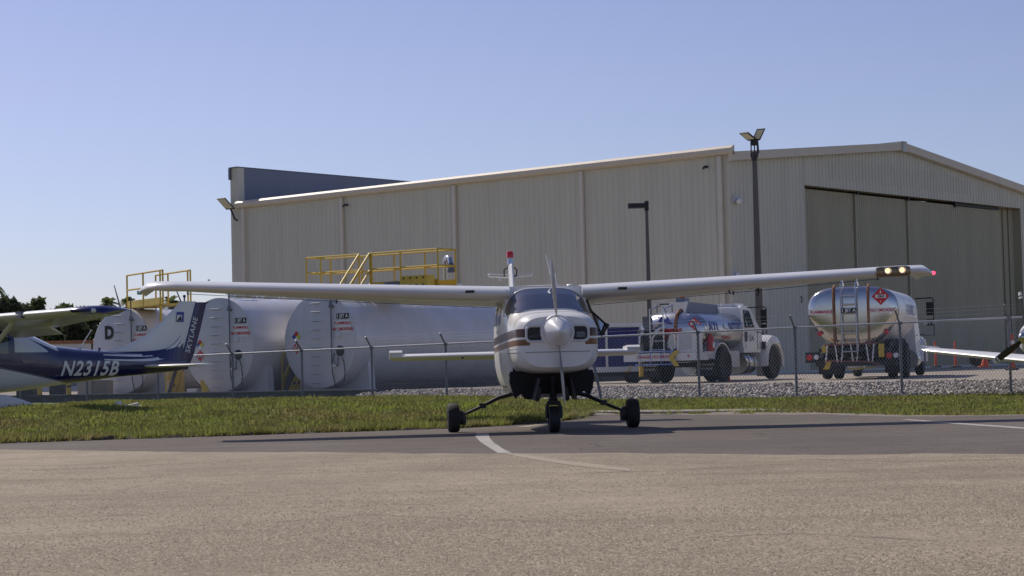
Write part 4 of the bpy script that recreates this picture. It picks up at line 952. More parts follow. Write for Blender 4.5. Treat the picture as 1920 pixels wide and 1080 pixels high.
# tail
def fin(mb, rows):
    rings = []
    for z, x0, ch, th in rows: rings.append([(x0 + u, v, z) for u, v in airfoil(ch, th, 10, 0)])
    mb.loft(rings)
mb = MB(); fin(mb, [(1.28, -4.0, 1.95, .045), (1.5, -4.45, 1.5, .07), (1.9, -4.78, 1.2, .08), (2.62, -5.28, .78, .09), (2.66, -5.36, .66, .06)]); fn_ = mb.build('fin', 'white', pl, 40)
mb = MB(); mb.lathe([(.055, 2.66), (.05, 2.70), (.04, 2.78)], (-5.6, 0, 0), (0, 0, 1), 12); mb.build('beacon_base', 'brushed', fn_)
mb = MB(); mb.lathe([(.062, 2.775), (.062, 2.86), (.045, 2.885), (.01, 2.89)], (-5.6, 0, 0), (0, 0, 1), 14); mb.build('beacon', 'redlens', fn_)
mb = MB()
for sd in (-1, 1): mb.tube([(-5.5, 0, 2.47), (-5.52, sd * .36, 2.50), (-5.60, sd * .39, 2.485), (-5.64, sd * .36, 2.455), (-5.62, 0, 2.43)], .010, 6)
mb.build('antenna', 'white', fn_)
mb = MB(); mb.tube([(-5.45, .05, 2.6), (-5.45, .1, 2.56), (-5.43, .09, 2.46), (-5.45, .0, 2.42)], .012, 6); mb.tube([(-5.45, -.05, 2.6), (-5.45, -.12, 2.56), (-5.43, -.12, 2.44)], .012, 6); mb.build('cable', 'black', fn_)
for sd in (1, -1):
    mb = wing_panel(sd, [(0, -4.75, 1.115, 1.15, .11, 0, .05), (.3, -4.75, 1.115, 1.15, .11, 0, .05), (2.06, -4.95, 1.115, .82, .13, 0, .05), (2.11, -5.0, 1.115, .74, .08, 0, .05)]); st = mb.build('stabilizer', 'white', pl, 40)
    mb = MB(); mb.loft([[(x, sd * y, z) for x, z in ((-4.98, 1.115), (-4.94, 1.10 + .085), (-5.0, 1.10 + .12), (-5.5, 1.10 + .10), (-5.6, 1.09))] for y in (1.90, 1.92, 2.10, 2.115)]); mb.build('balance_horn', 'white', st, 40)
    mb = MB(); mb.lathe([(.02, 0), (.02, .03)], (-4.80, sd * .9, 1.07), (1, 0, 0), 8); mb.build('drain_hole', 'black', st)
# antennas on the roof
mb = MB(); mb.tube([(.55, .13, 2.0), (.5, .125, 2.10), (.32, .06, 2.47)], [.014, .010, .006], 6); mb.build('whip_antenna', 'white', pl)
mb = MB(); mb.tube([(-.9, .32, 2.02), (-1.0, .315, 2.26)], [.02, .010], 6); mb.build('blade_antenna', 'white', pl)
mb = MB(); mb.sphere((-.3, .45, 2.04), .06, 10, sc=(1.6, 1, .6)); mb.build('dome_antenna', 'white', pl)
mb = MB(); mb.tube([(.87, .06, 1.955), (.93, .03, 1.925), (1.0, .05, 1.895)], .012, 6); mb.build('temperature_probe', 'white', pl)
# main gear
for sd in (1, -1):
    mb = MB(); mb.tube([(.06, sd * .40, .53), (.03, sd * .62, .475), (.0, sd * .92, .335), (-.01, sd * 1.15, .235)], [.05, .042, .032, .028], 8, flat=.7); mb.box((.01, sd * .86, .365), (.12, .09, .07)); lg = mb.build('main_gear_leg', 'black', pl)
    mb = MB(); mb.lathe([(.04, 0), (.10, .0), (.10, .05), (.06, .09)], (-.01, sd * 1.19, .205), (0, -sd, 0), 14); mb.box((-.01, sd * 1.13, .16), (.10, .06, .12)); mb.build('brake', 'dark', lg)
    wheel(pl, (-.01, sd * 1.275, .205), .205, .17, .085, 'greysteel', 'main_wheel')
mb = MB(); mb.tube([(1.42, 0, .75), (1.52, 0, .46)], .045, 10); mb.tube([(1.52, 0, .47), (1.54, 0, .40)], .06, 10)
for sd in (-1, 1): mb.tube([(1.54, 0, .42), (1.55, sd * .07, .405), (1.56, sd * .095, .35), (1.56, sd * .095, .20)], [.04, .032, .024, .022], 8)
mb.tube([(1.45, .05, .60), (1.66, .02, .50), (1.56, 0, .42)], .015, 6); mb.build('nose_gear_strut', 'dark', pl)
wheel(pl, (1.56, 0, .192), .178, .145, .07, 'greysteel', 'nose_wheel')
# ------------------------------------------------------------------ blue and white strutted airplane on the grass (mostly out of frame on the left)
def twotone():
    m = bpy.data.materials.new('navy over white paint'); m.use_nodes = True
    nt = m.node_tree; N = nt.nodes; L = nt.links; b = N['Principled BSDF']; b.inputs['Roughness'].default_value = .2; b.inputs['Coat Weight'].default_value = .6
    tc = N.new('ShaderNodeTexCoord'); sx = N.new('ShaderNodeSeparateXYZ'); L.new(tc.outputs['Object'], sx.inputs[0])
    mr = N.new('ShaderNodeMapRange'); mr.inputs['From Min'].default_value = -2.75; mr.inputs['From Max'].default_value = -.9; mr.inputs['To Min'].default_value = .74; mr.inputs['To Max'].default_value = 1.09; mr.clamp = False
    L.new(sx.outputs['X'], mr.inputs['Value'])
    def mth(op, a, c):
        n = N.new('ShaderNodeMath'); n.operation = op
        for i, v in enumerate((a, c)):
            if isinstance(v, float): n.inputs[i].default_value = v
            else: L.new(v, n.inputs[i])
        return n.outputs[0]
    mn = mth('MINIMUM', mr.outputs[0], 1.2)
    f = mth('LESS_THAN', sx.outputs['Z'], mn); line = mth('MULTIPLY', mth('GREATER_THAN', sx.outputs['Z'], mth('SUBTRACT', mn, .035)), f)
    white = mth('MULTIPLY', f, mth('LESS_THAN', sx.outputs['Z'], mth('SUBTRACT', mn, .05)))
    x = N.new('ShaderNodeMixRGB'); L.new(f, x.inputs[0]); x.inputs[1].default_value = (.011, .013, .085, 1); x.inputs[2].default_value = (.74, .74, .74, 1)
    y = N.new('ShaderNodeMixRGB'); L.new(line, y.inputs[0]); L.new(x.outputs[0], y.inputs[1]); y.inputs[2].default_value = (.12, .13, .2, 1)
    L.new(y.outputs[0], b.inputs['Base Color']); return m
M['twotone'] = twotone()
BA = R_(180 + 47)
bp = thing('strutted_airplane', 'navy and white high-wing airplane on the grass with big white registration letters', 'airplane', (-11.9, 40.5, 0), BA)
BB = Body([(2.35, .78, 1.28, .36, 2.6), (2.2, .68, 1.38, .46, 2.6), (1.7, .62, 1.46, .53, 2.8), (1.0, .60, 1.55, .56, 3.), (.75, .60, 1.75, .565, 3.2), (.4, .60, 2.02, .57, 3.5), (.1, .60, 2.12, .57, 3.6), (-.8, .60, 2.12, .565, 3.5), (-1.1, .62, 2.03, .55, 3.3), (-1.6, .66, 1.84, .49, 3.0), (-2.1, .72, 1.63, .42, 2.8),
           (-2.9, .79, 1.54, .33, 2.6), (-3.9, .88, 1.47, .23, 2.4), (-4.9, .94, 1.40, .15, 2.3), (-5.75, 1.0, 1.33, .07, 2.2), (-5.9, 1.06, 1.26, .03, 2.)])
mb = MB(); mb.loft(BB.rings(2.35, -5.9, .08)); mb.build('fuselage', 'twotone', bp, 40)
mb = MB(); xs = np.linspace(-.98, -2.12, 14); vs = []
for x in xs:
    zb, zt, hw, n = BB.at(x); zc, hh = (zb + zt) / 2, (zt - zb) / 2
    for k in range(17):
        a = pi * (.20 + .60 * k / 16); vs.append((x, (hw + .006) * math.copysign(abs(cos(a)) ** (2 / n), cos(a)), zc + (hh + .006) * sin(a) ** (2 / n)))
mb.add(vs, [(i * 17 + j, i * 17 + j + 1, (i + 1) * 17 + j + 1, (i + 1) * 17 + j) for i in range(13) for j in range(16)])
mb.build('rear_window', 'glass_pale', bp, 60)
mb = MB(); xs = np.linspace(.98, .42, 10); vs = []
for x in xs:
    zb, zt, hw, n = BB.at(x); zc, hh = (zb + zt) / 2, (zt - zb) / 2
    for k in range(17):
        a = pi * (.16 + .68 * k / 16); vs.append((x + .006, (hw + .006) * math.copysign(abs(cos(a)) ** (2 / n), cos(a)), zc + (hh + .006) * sin(a) ** (2 / n)))
mb.add(vs, [(i * 17 + j, i * 17 + j + 1, (i + 1) * 17 + j + 1, (i + 1) * 17 + j) for i in range(9) for j in range(16)]); mb.build('windscreen', 'glass_dark', bp, 60)
for sd in (1, -1):
    mb = MB(); BB.patch(mb, sd, np.linspace(-.88, -1.80, 12), lambda x: 1.475 + .035 * (x + .88) ** 2 * 0, lambda x: 1.86 - .36 * ((-.88 - x) / .92) ** 1.7); mb.build('side_window', 'glass_pale', bp, 60)
    mb = MB(); BB.patch(mb, sd, np.linspace(.5, -.72, 10), lambda x: 1.45, lambda x: min(1.88, 1.86 + (.25 - x) * .9)); mb.build('side_window', 'glass_grey', bp, 60)
for sd in (1, -1):
    mb = wing_panel(sd, [(0, .85, 2.16, 1.6, .12, .025, .13), (2.6, .85, 2.18, 1.6, .12, .025, .13), (4.95, .62, 2.22, 1.14, .12, .025, .06)]); wg = mb.build('wing', 'white', bp, 40)
    mb = wing_panel(sd, [(4.955, .62, 2.22, 1.14, .125, .025, .06), (5.2, .58, 2.215, 1.10, .12, .03, 0), (5.38, .42, 2.19, .98, .10, .05, -.02), (5.46, .18, 2.15, .74, .06, .07, -.05)]); mb.build('wing_tip', 'navy', wg, 40)
    mb = wing_panel(sd, [(.6, -.50, 1.97, .42, .10, .02, .45), (2.5, -.48, 1.99, .40, .10, .02, .45)]); mb.build('flap', 'white', wg, 40)
    mb = MB(); mb.box((.72, sd * 3.35, 2.19), (.10, .22, .13)); mb.build('light_lens', 'navy', wg, 0)
    mb = MB(); mb.sphere((.40, sd * 5.44, 2.2), .05, 8); mb.build('nav_light', 'glass_pale', wg)
    mb = MB(); mb.tube([(.30, sd * .54, .86), (.36, sd * 2.55, 2.10)], [.075, .07], 8, flat=.45); mb.build('strut', 'white', bp, 50)
text('lettering', 'N2315B', .52, lambda u, v: (.02 - v * 1., 4.02 - u, float(np.interp(4.02 - u, [2.6, 4.95], [2.095, 2.145])) - .03 - (.69 + v) * .085), 'tankface', bp, .02, .0, 1.05)
mb = MB(); fin(mb, [(1.28, -2.75, 3.10, .02), (1.45, -3.45, 2.47, .03), (1.60, -4.15, 1.80, .045), (1.85, -4.75, 1.28, .065), (2.2, -5.25, .86, .08), (2.60, -5.72, .50, .10), (2.66, -5.82, .42, .08)]); fb = mb.build('fin', 'white', bp, 40)
mb = MB(); fin(mb, [(1.02, -5.66, .30, .10), (1.4, -5.80, .36, .12), (2.0, -6.01, .36, .12), (2.6, -6.21, .34, .12), (2.64, -6.22, .44, .10)]); rd = mb.build('rudder', 'navy', bp, 40)
tA = Vector((-5.95, 1.45)); tB = Vector((-6.20, 2.25)); td = (tB - tA).normalized(); tn = Vector((td.y, -td.x)); tc_ = (tA + tB) / 2
text('lettering', 'SKYLANE', .20, lambda u, v: (tc_.x + td.x * u + td.y * v * 1., .034, tc_.y + td.y * u - td.x * v), 'white', rd, .01, .0, 1.12)
# emblem near the top of the fin
mb = MB(); yy = .055
def q4(x, z, a, b_, mi, d=0): mb.add([(x - a, yy + d, z - b_), (x + a, yy + d, z - b_), (x + a - .02, yy + d, z + b_), (x - a - .02, yy + d, z + b_)], [(0, 1, 2, 3)], mi)
q4(-5.72, 2.28, .105, .12, 0); q4(-5.69, 2.255, .07, .07, 1, .003); mb.add([(-5.62, yy + .006, 2.19), (-5.76, yy + .006, 2.19), (-5.75, yy + .006, 2.32)], [(0, 1, 2)], 2)
mb.build('emblem', ['blue', 'white', 'dark'], fb, 0)
mb = MB()   # sweeping white pinstripes where fin meets fuselage
for (z0, z1, th) in ((1.40, 1.50, .05), (1.29, 1.38, .045)):
    xs = np.linspace(-3.4, -5.80, 22); vs = []
    for x in xs:
        k = (-3.4 - x) / 2.4; z = z0 - .03 * sin(k * pi) + (z1 - z0 + .34) * k ** 7; t_ = th * (.25 + .75 * k)
        for dz in (-t_, t_): 
            zq = z + dz; vs.append((x, max(BB.y(x, zq), .052) + .008, zq))
    mb.add(vs, [(2 * i, 2 * i + 1, 2 * i + 3, 2 * i + 2) for i in range(21)])
mb.build('pinstripe', 'white', bp, 0)
mb = MB(); xs = np.linspace(-3.0, -5.80, 24); vs = []
for x in xs:
    k = (-3.0 - x) / 2.8; zt = 1.475 - .02 * k + .28 * k ** 7; zb = 1.30 - .06 * k
    for z in (zb, zt): vs.append((x, max(BB.y(x, z), .05) + .004, z))
mb.add(vs, [(2 * i, 2 * i + 1, 2 * i + 3, 2 * i + 2) for i in range(23)]); mb.build('tail_sweep', 'navy', bp, 0)
for sd in (1, -1):
    mb = wing_panel(sd, [(0, -4.55, 1.12, 1.05, .08, 0, -.0), (1.70, -4.72, 1.12, .76, .09, 0, -.0), (1.78, -4.8, 1.12, .62, .06, 0, 0)]); mb.build('stabilizer', 'white', bp, 40)
text('lettering', 'N2315B', .46, lambda u, v: (-2.95 - u, BB.y(-2.95 - u, 1.08 + v) + .012, 1.08 + v + u * -.012), 'white', bp, .025, .32, 1.10, True)
for sd in (1, -1):
    mb = MB(); mb.tube([(.1, sd * .42, .74), (.03, sd * .8, .55), (0, sd * 1.18, .42)], [.10, .08, .07], 8, flat=.5); mb.build('main_gear_leg', 'white', bp, 50)
    mb = MB(); mb.loft([[(x, sd * 1.25 + hw * cos(a), zc + hh * sin(a)) for a in np.linspace(0, 2 * pi, 17)[:-1]] for x, hw, zc, hh in ((.62, .01, .36, .01), (.58, .06, .36, .08), (.4, .115, .37, .17), (.1, .135, .39, .20), (-.25, .12, .39, .17), (-.6, .07, .36, .10), (-.85, .02, .34, .03))]); mb.build('wheel_pant', 'white', bp, 50)
    wheel(bp, (.08, sd * 1.25, .30), .20, .16, .08, 'greysteel', 'main_wheel')
wheel(bp, (1.65, 0, .29), .17, .14, .07, 'greysteel', 'nose_wheel'); mb = MB(); mb.tube([(1.6, 0, .8), (1.66, .09, .4), (1.66, .09, .28)], .035, 8); mb.build('nose_gear_strut', 'white', bp)
mb = MB(); mb.lathe([(.19, 2.33), (.18, 2.42), (.12, 2.55), (.01, 2.65)], (0, 0, 1.05), (1, 0, 0), 20); mb.build('spinner', 'white', bp)
mb = MB(); mb.box((2.42, 0, 1.05), (.03, .13, 2.0), 0, 0, 0, .5); mb.build('propeller', 'prop', bp)
mb = MB(); mb.tube([(-2.9, 0, 1.54), (-2.98, 0, 1.62), (-3.25, 0, 1.98)], .010, 5); mb.tube([(-2.86, .0, 1.53), (-2.98, 0, 1.60)], .03, 5); mb.build('antenna', 'white', bp)
mb = MB(); mb.tube([(-3.45, 0, 1.50), (-3.46, 0, 1.57)], .03, 8); mb.tube([(-5.9, 0, 2.64), (-5.9, 0, 2.76)], .02, 6); mb.sphere((-5.9, 0, 2.78), .04, 8); mb.build('tail_light', 'navy', bp)

# ------------------------------------------------------------------ white low-wing airplane, only its right wing and propeller reach into the frame
CA = math.atan2(-cos(R_(47)), -sin(R_(47)))
wp = thing('low_wing_airplane', 'white low-wing airplane at the right edge, wing and black propeller showing', 'airplane', (12.27, 40.9, 0), CA)
BW = Body([(1.75, 1.02, 1.48, .24, 2.3), (1.55, .86, 1.56, .40, 2.5), (1.0, .66, 1.62, .54, 2.8), (.4, .58, 1.66, .60, 3), (.0, .56, 1.95, .62, 3), (-.5, .55, 2.08, .62, 3), (-1.3, .56, 2.02, .58, 3), (-2.2, .68, 1.72, .44, 2.6), (-3.5, .86, 1.50, .26, 2.4), (-4.9, 1.0, 1.36, .10, 2.2)])
mb = MB(); mb.loft(BW.rings(1.75, -4.9, .1)); mb.build('fuselage', 'white', wp, 40)
mb = MB()
for sd in (1, -1): BW.patch(mb, sd, np.linspace(.0, -1.7, 14), lambda x: 1.55, lambda x: min(1.62 + .9 * (.1 - x), 1.92, 1.98 + (x + .9) * .35))
mb.build('canopy_glass', 'glass_dark', wp, 60)
for sd in (1, -1):
    mb = wing_panel(sd, [(.3, .55, .66, 1.62, .13, .02, .0), (.9, .42, .73, 1.5, .13, .02, .02), (3.8, .15, 1.03, 1.02, .12, .02, .04), (3.98, .05, 1.07, .80, .08, .0, .04)]); wg = mb.build('wing', 'white', wp, 40)
    mb = MB(); mb.tube([(.12 - .05, sd * 3.93, 1.10), (-.75, sd * 4.0, 1.09)], [.05, .02], 8); mb.build('wing_tip', 'white', wg)
    mb = MB(); mb.tube([(-.66, sd * .9, .76), (-.60, sd * 3.8, 1.065)], .005, 4); mb.tube([(-.3, sd * 1.6, .84), (-.95, sd * 1.6, .80)], .006, 4); mb.build('flap_joint', 'dark', wg)
    mb = MB(); mb.tube([(-.2, sd * .85, .70), (-.2, sd * .88, .2)], .035, 8); mb.build('main_gear_leg', 'white', wp); wheel(wp, (-.2, sd * .95, .13), .19, .15, .08, 'greysteel', 'main_wheel')
    mb = wing_panel(sd, [(0, -4.3, 1.2, .8, .08, 0, 0), (1.5, -4.5, 1.2, .6, .08, 0, 0)]); mb.build('stabilizer', 'white', wp, 40)
mb = MB(); fin(mb, [(1.3, -3.5, 1.5, .05), (2.3, -4.4, .7, .08)]); mb.build('fin', 'white', wp, 40)
wheel(wp, (1.2, 0, .12), .17, .13, .07, 'greysteel', 'nose_wheel'); mb = MB(); mb.tube([(1.15, 0, .8), (1.2, .08, .35), (1.2, .08, .12)], .03, 8); mb.build('nose_gear_strut', 'white', wp)
mb = MB(); mb.lathe([(.03, 1.72), (.19, 1.74), (.185, 1.84), (.14, 2.0), (.07, 2.12), (.01, 2.16)], (0, 0, 1.25), (1, 0, 0), 28); mb.build('spinner', 'polished', wp, 50)
for ang in (212, 98, 335):
    a0 = R_(ang - 90); mb = MB(); rings = []
    for r, ch, tw in ((.14, .07, 1.0), (.3, .12, .8), (.55, .15, .6), (.8, .14, .5), (.93, .11, .45), (.97, .05, .43)):
        ring = []
        for u, v in ((-.5, 0), (-.25, .10), (.1, .12), (.5, 0), (.1, -.06), (-.25, -.06)):
            cx, th = u * ch, v * ch; lat = cx * cos(tw) - th * sin(tw); ax = cx * sin(tw) + th * cos(tw)
            ring.append((1.88 + ax, -sin(a0) * r + lat * cos(a0), 1.25 + cos(a0) * r + lat * sin(a0)))
        rings.append(ring)
    mb.loft(rings); b_ = mb.build('propeller_blade', 'prop', wp, 60)
    mb = MB()
    for r0, r1 in ((.83, .87), (.90, .975)):
        rings = []
        for r in (r0, r1):
            ch, tw = .155, .46; ring = []
            for u, v in ((-.5, .0), (-.25, .14), (.1, .16), (.5, .0), (.1, -.12), (-.25, -.12)):
                cx, th = u * ch * (1 if r < .95 else .6), v * ch; lat = cx * cos(tw) - th * sin(tw); ax = cx * sin(tw) + th * cos(tw)
                ring.append((1.88 + ax, -sin(a0) * r + lat * cos(a0), 1.25 + cos(a0) * r + lat * sin(a0)))
            rings.append(ring)
        mb.loft(rings)
    mb.build('tip_band', 'white', b_, 60)
# ------------------------------------------------------------------ fuel trucks (local x forward, y left, origin under the rear axle)
M['satin'] = mat('sky whitened steel', (.74, .74, .76), .36, metal=.35, noise=.05, scale=1)  # whitened to put the sky's reflection into the tanker's side colour
M['polished_side'] = mat('satin tank steel', (.47, .48, .52), .26, metal=1., noise=.10, scale=1.2, bump=.03, bscale=3)
def se_ring(x, hw, zb, zt, n, N=40, taper=0.):
    r = []
    for p in selip(x, zb, zt, hw, n, N):
        k = 1 - taper * max(0, (zb + zt) / 2 - p[2]) / ((zt - zb) / 2); r.append((p[0], p[1] * k, p[2]))
    return r
def placard(t, name, loc, nrm, s, num):
    """1863-style diamond on a plane with outward normal nrm"""
    n = Vector(nrm).normalized(); r = Vector((0, 0, 1)).cross(n).normalized(); u = n.cross(r); c = Vector(loc); mb = MB()
    P = lambda a, b_, d: c + r * a + u * b_ + n * d
    mb.add([P(0, s, .012), P(s, 0, .012), P(0, -s, .012), P(-s, 0, .012)], [(0, 1, 2, 3)], 0)
    mb.add([P(-s * .6, s * .2, .016), P(s * .6, s * .2, .016), P(s * .6, -s * .2, .016), P(-s * .6, -s * .2, .016)], [(0, 1, 2, 3)], 1)
    mb.add([P(-s * .12, s * .36, .016), P(s * .12, s * .36, .016), P(0, s * .76, .016)], [(0, 1, 2)], 1); mb.box(P(0, -s * .6, .014), (s * .08, s * .08, s * .2), mi=1)
    o = mb.build(name, ['red', 'white'], t, 0); text('numeral', num, s * .42, lambda a, b_: P(a, b_, .02), 'black', o, .03)
def rear_text(t, body, size, x, y0, z0, m, bold=.0): return text('lettering', body, size, lambda u, v: (x, y0 - u, z0 + v), m, t, bold)
def dual(t, x, y, r=.52):
    for s in (0, 1): wheel(t, (x, y + (.17 if y < 0 else -.17) * (1 if s else -1), r), r, .27, .29, 'rust' if not s else 'dark', 'wheel')

ta = math.atan2(.863, .505)
t = thing('fuel_truck', 'silver and white refueling truck with white hooded cab, turned to the right', 'fuel truck', (5.3, 56.9, .28), ta, 'fuel trucks beside the hangar')
mb = MB(); mb.bb(-1.9, 4.4, -.45, -.33, .62, .86); mb.bb(-1.9, 4.4, .33, .45, .62, .86); mb.bb(-.15, .15, -.9, .9, .45, .6); mb.bb(4.05, 4.3, -.9, .9, .42, .56); mb.bb(2.0, 4.4, -.5, .5, .5, 1.0); mb.build('chassis', 'black', t, 0)
dual(t, 0, -.95); dual(t, 0, .95)
for y in (-.98, .98): wheel(t, (4.18, y, .52), .52, .28, .29, 'rust', 'wheel')
mb = MB(); hw, zb, zt = 1.10, .93, 2.13; rr_ = []
for x, k in ((-1.36, .04), (-1.34, .35), (-1.27, .62), (-1.16, .84), (-1.06, .95), (-.98, .99), (-.92, 1.), (1.78, 1.), (1.86, .97), (1.92, .8), (1.95, .3)):
    rr_.append(se_ring(x, hw * k, 1.53 - .60 * k, 1.53 + .60 * k, 2.5))
mb.loft(rr_); tk = mb.build('tank', 'polished_side', t, 40)
mb = MB()
for x in (-.94, 1.70): 
    a = se_ring(x, hw + .008, zb - .008, zt + .008, 2.5); b_ = se_ring(x + .05, hw + .008, zb - .008, zt + .008, 2.5); mb.loft([a, b_], (False, False))
mb.build('band', 'brushed', tk, 40)
tside = lambda z: hw * max(0, 1 - abs((z - 1.53) / .60) ** 2.5) ** .4
for body_, xo in (('ATL', -.42), ('NTIC', 1.20)): text('lettering', body_, .40, lambda u, v: (xo + u, -tside(1.64 + v) - .012, 1.64 + v), 'blue', tk, .03, 0, 1.1, True)
mb = MB(); em_ = lambda x, z: (x, -tside(z) - .016, z)
for p4 in ([(.02, 1.48), (.16, 1.48), (.40, 1.86), (.36, 1.96)], [(.36, 1.96), (.40, 1.84), (.56, 1.56), (.74, 1.48)], [(.28, 1.70), (.40, 1.76), (.56, 1.58), (.34, 1.60)]):
    mb.add([em_(*q) for q in p4], [(0, 1, 2), (0, 2, 3)])
mb.build('emblem', 'white', tk, 0)
text('lettering', 'FLAMMABLE', .13, lambda u, v: (.5 + u, -tside(1.32 + v) - .012, 1.32 + v), 'red', tk, .02, 0, 1, True)
mb = MB(); mb.prism([(-1.0, 2.06), (1.5, 2.06), (1.35, 2.36), (-.75, 2.42)], lambda u, v, w_: (u, -.42 + w_, v), .84); mb.build('top_box', 'palebluesteel' if False else 'bluewall', t, 0)
placard(t, 'hazard_placard', (-1.18, -.80, 1.74), (-.85, -.45, .15), .20, '1863')
mb = MB(); mb.tube([(-1.25, -.26, 1.02), (-1.38, -.27, 1.4), (-1.38, -.26, 1.7), (-1.26, -.25, 2.0), (-1.05, -.25, 2.16), (-.9, -.25, 2.19)], .04, 8); mb.build('tank_band', 'amber' if False else 'rust', t)  # brown tube bent over the tank's rear dome
mb = MB()   # rear emblem and red words
mb.add([(-1.385, .32, 1.82), (-1.385, .02, 1.82), (-1.385, .18, 2.0)], [(0, 1, 2)]); mb.add([(-1.385, .12, 1.80), (-1.385, -.12, 1.78), (-1.37, -.02, 1.98)], [(0, 1, 2)]); mb.build('emblem', 'blue', tk, 0)
rear_text(tk, 'FLAMMABLE', .17, -1.40, .0, 1.56, 'red', .03); rear_text(tk, 'NO SMOKING', .15, -1.40, .05, 1.36, 'red', .03); rear_text(tk, 'JET A', .14, -1.38, .62, 1.72, 'red', .03)
mb = MB(); mb.bb(-1.92, -1.35, -1.12, -.55, .90, 1.48); cb = mb.build('cabinet', 'white', t, 0); mb = MB(); mb.bb(-1.925, -1.92, -1.05, -.62, .98, 1.42); mb.box((-1.93, -.68, 1.2), (.02, .03, .12)); mb.build('door', 'tankface', cb, 0)
mb = MB(); mb.bb(-1.98, -1.1, -1.18, 1.18, .66, .89); mb.bb(-1.30, -.72, -1.18, -.9, .84, .90); bm_ = mb.build('bumper', 'white', t, 0)
rear_text(bm_, 'DANGER NO SMOKING', .12, -1.99, .1, .78, 'red', .02)
placard(bm_, 'reflector', (-1.98, -.95, .79), (-1, 0, 0), .05, '')
mb = MB(); mb.lathe([(.02, 0), (.10, 0), (.11, .04), (.11, .40), (.07, .46), (.03, .52)], (-.78, -1.12, .92), (0, 0, 1), 14); ex = mb.build('fire_extinguisher', 'red', t); mb = MB(); mb.box((-.80, -1.235, 1.1), (.14, .01, .18)); mb.build('label_plate', 'white', ex, 0)
mb = MB()
for x, y in ((-1.90, .32), (-1.90, -.12)): mb.tube([(x, y, .85), (x, y, 2.2), (x + .7, y, 2.32)], .022, 6)
for z in np.arange(1.0, 2.2, .26): mb.tube([(-1.90, .32, z), (-1.90, -.12, z)], .016, 6)
mb.build('ladder', 'brushed', t)
mb = MB(); mb.lathe([(.05, -.25), (.34, -.25), (.34, -.21), (.2, -.2), (.2, .2), (.34, .21), (.34, .25), (.05, .25)], (-1.55, .36, 1.32), (0, 1, 0), 18)
for k in range(7): mb.tube([(-1.55 + .27 * cos(a), .18 + .06 * k, 1.32 + .27 * sin(a)) for a in np.linspace(0, 6.28, 17)], .03, 6)
mb.build('hose_reel', 'dark', t)
mb = MB(); mb.tube([(-1.8, .35, 1.0), (-1.85, .25, 1.35), (-1.8, .05, 1.62), (-1.7, -.05, 1.66)], .05, 8); mb.tube([(-1.75, .75, .95), (-1.8, .7, 1.4), (-1.7, .6, 1.65)], .04, 8); mb.tube([(-1.7, -.3, .9), (-1.7, -.32, 1.5)], .06, 8); mb.bb(-1.7, -1.55, -.45, -.15, 1.05, 1.25); mb.bb(-1.75, -1.5, .1, .25, 1.4, 1.6)
mb.build('piping', 'brushed', t)
mb = MB(); mb.bb(-1.72, -1.45, .45, .65, 1.5, 2.0); mb.bb(-1.78, -1.5, .62, .8, .9, 1.6); mb.bb(-1.45, -1.2, -.5, .8, .9, 1.25); mb.build('pump_box', 'greysteel', t, 0)
rear_text(t, 'JET A', .1, -1.79, -.32, 1.28, 'white', .02)
mb = MB(); mb.bb(-1.73, -1.71, -.42, -.22, 1.02, 1.42); mb.build('notice_plate', 'white', t, 0)
mb = MB()   # rear guard with blue rails and yellow chevrons
for z in (.94, .56): mb.tube([(-2.06, .75, z), (-2.06, -.55, z)], .022, 6)
for y in (.6, .25, -.1, -.4): mb.tube([(-2.06, y, .56), (-2.06, y, .94)], .012, 6)
gd = mb.build('bumper_guard', 'palebluesteel', t)
mb = MB(); mb.prism([(-.55, .96), (-.72, .96), (-.50, .76), (-.68, .50), (-.52, .50), (-.34, .76)], lambda u, v, w_: (-2.08 + w_, -1.15 - u * 1.0 if False else u, v), .03); mb.build('chevron', 'yellow', gd, 0)
for y in (-.95, .95):
    mb = MB(); mb.bb(-.78, -.75, y - .32, y + .32, .18, .68); mf = mb.build('mud_flap', 'black', t, 0)
    rear_text(mf, 'NO SMOKING', .085, -.79, y, .52, 'tankface', .02); rear_text(mf, 'STAY BACK', .085, -.79, y, .40, 'tankface', .02)
for s in (-1, 1):   # rear fender arches
    mb = MB(); ring = [[(r * cos(a), y, .52 + r * sin(a)) for r, y in ((.62, s * .72), (.62, s * 1.16), (.66, s * 1.16), (.66, s * .72))] for a in np.linspace(R_(12), R_(168), 15)]
    mb.loft(ring); mb.build('fender', 'white', t, 40)
    mb = MB(); mb.bb(-1.3, -.55, s * 1.08, s * 1.14, .70, .92); mb.build('side_panel', 'tankface', t, 0); mb = MB(); mb.bb(.5, 1.35, s * 1.06, s * 1.12, .42, .92); mb.build('tool_box', 'tankface', t, 0)
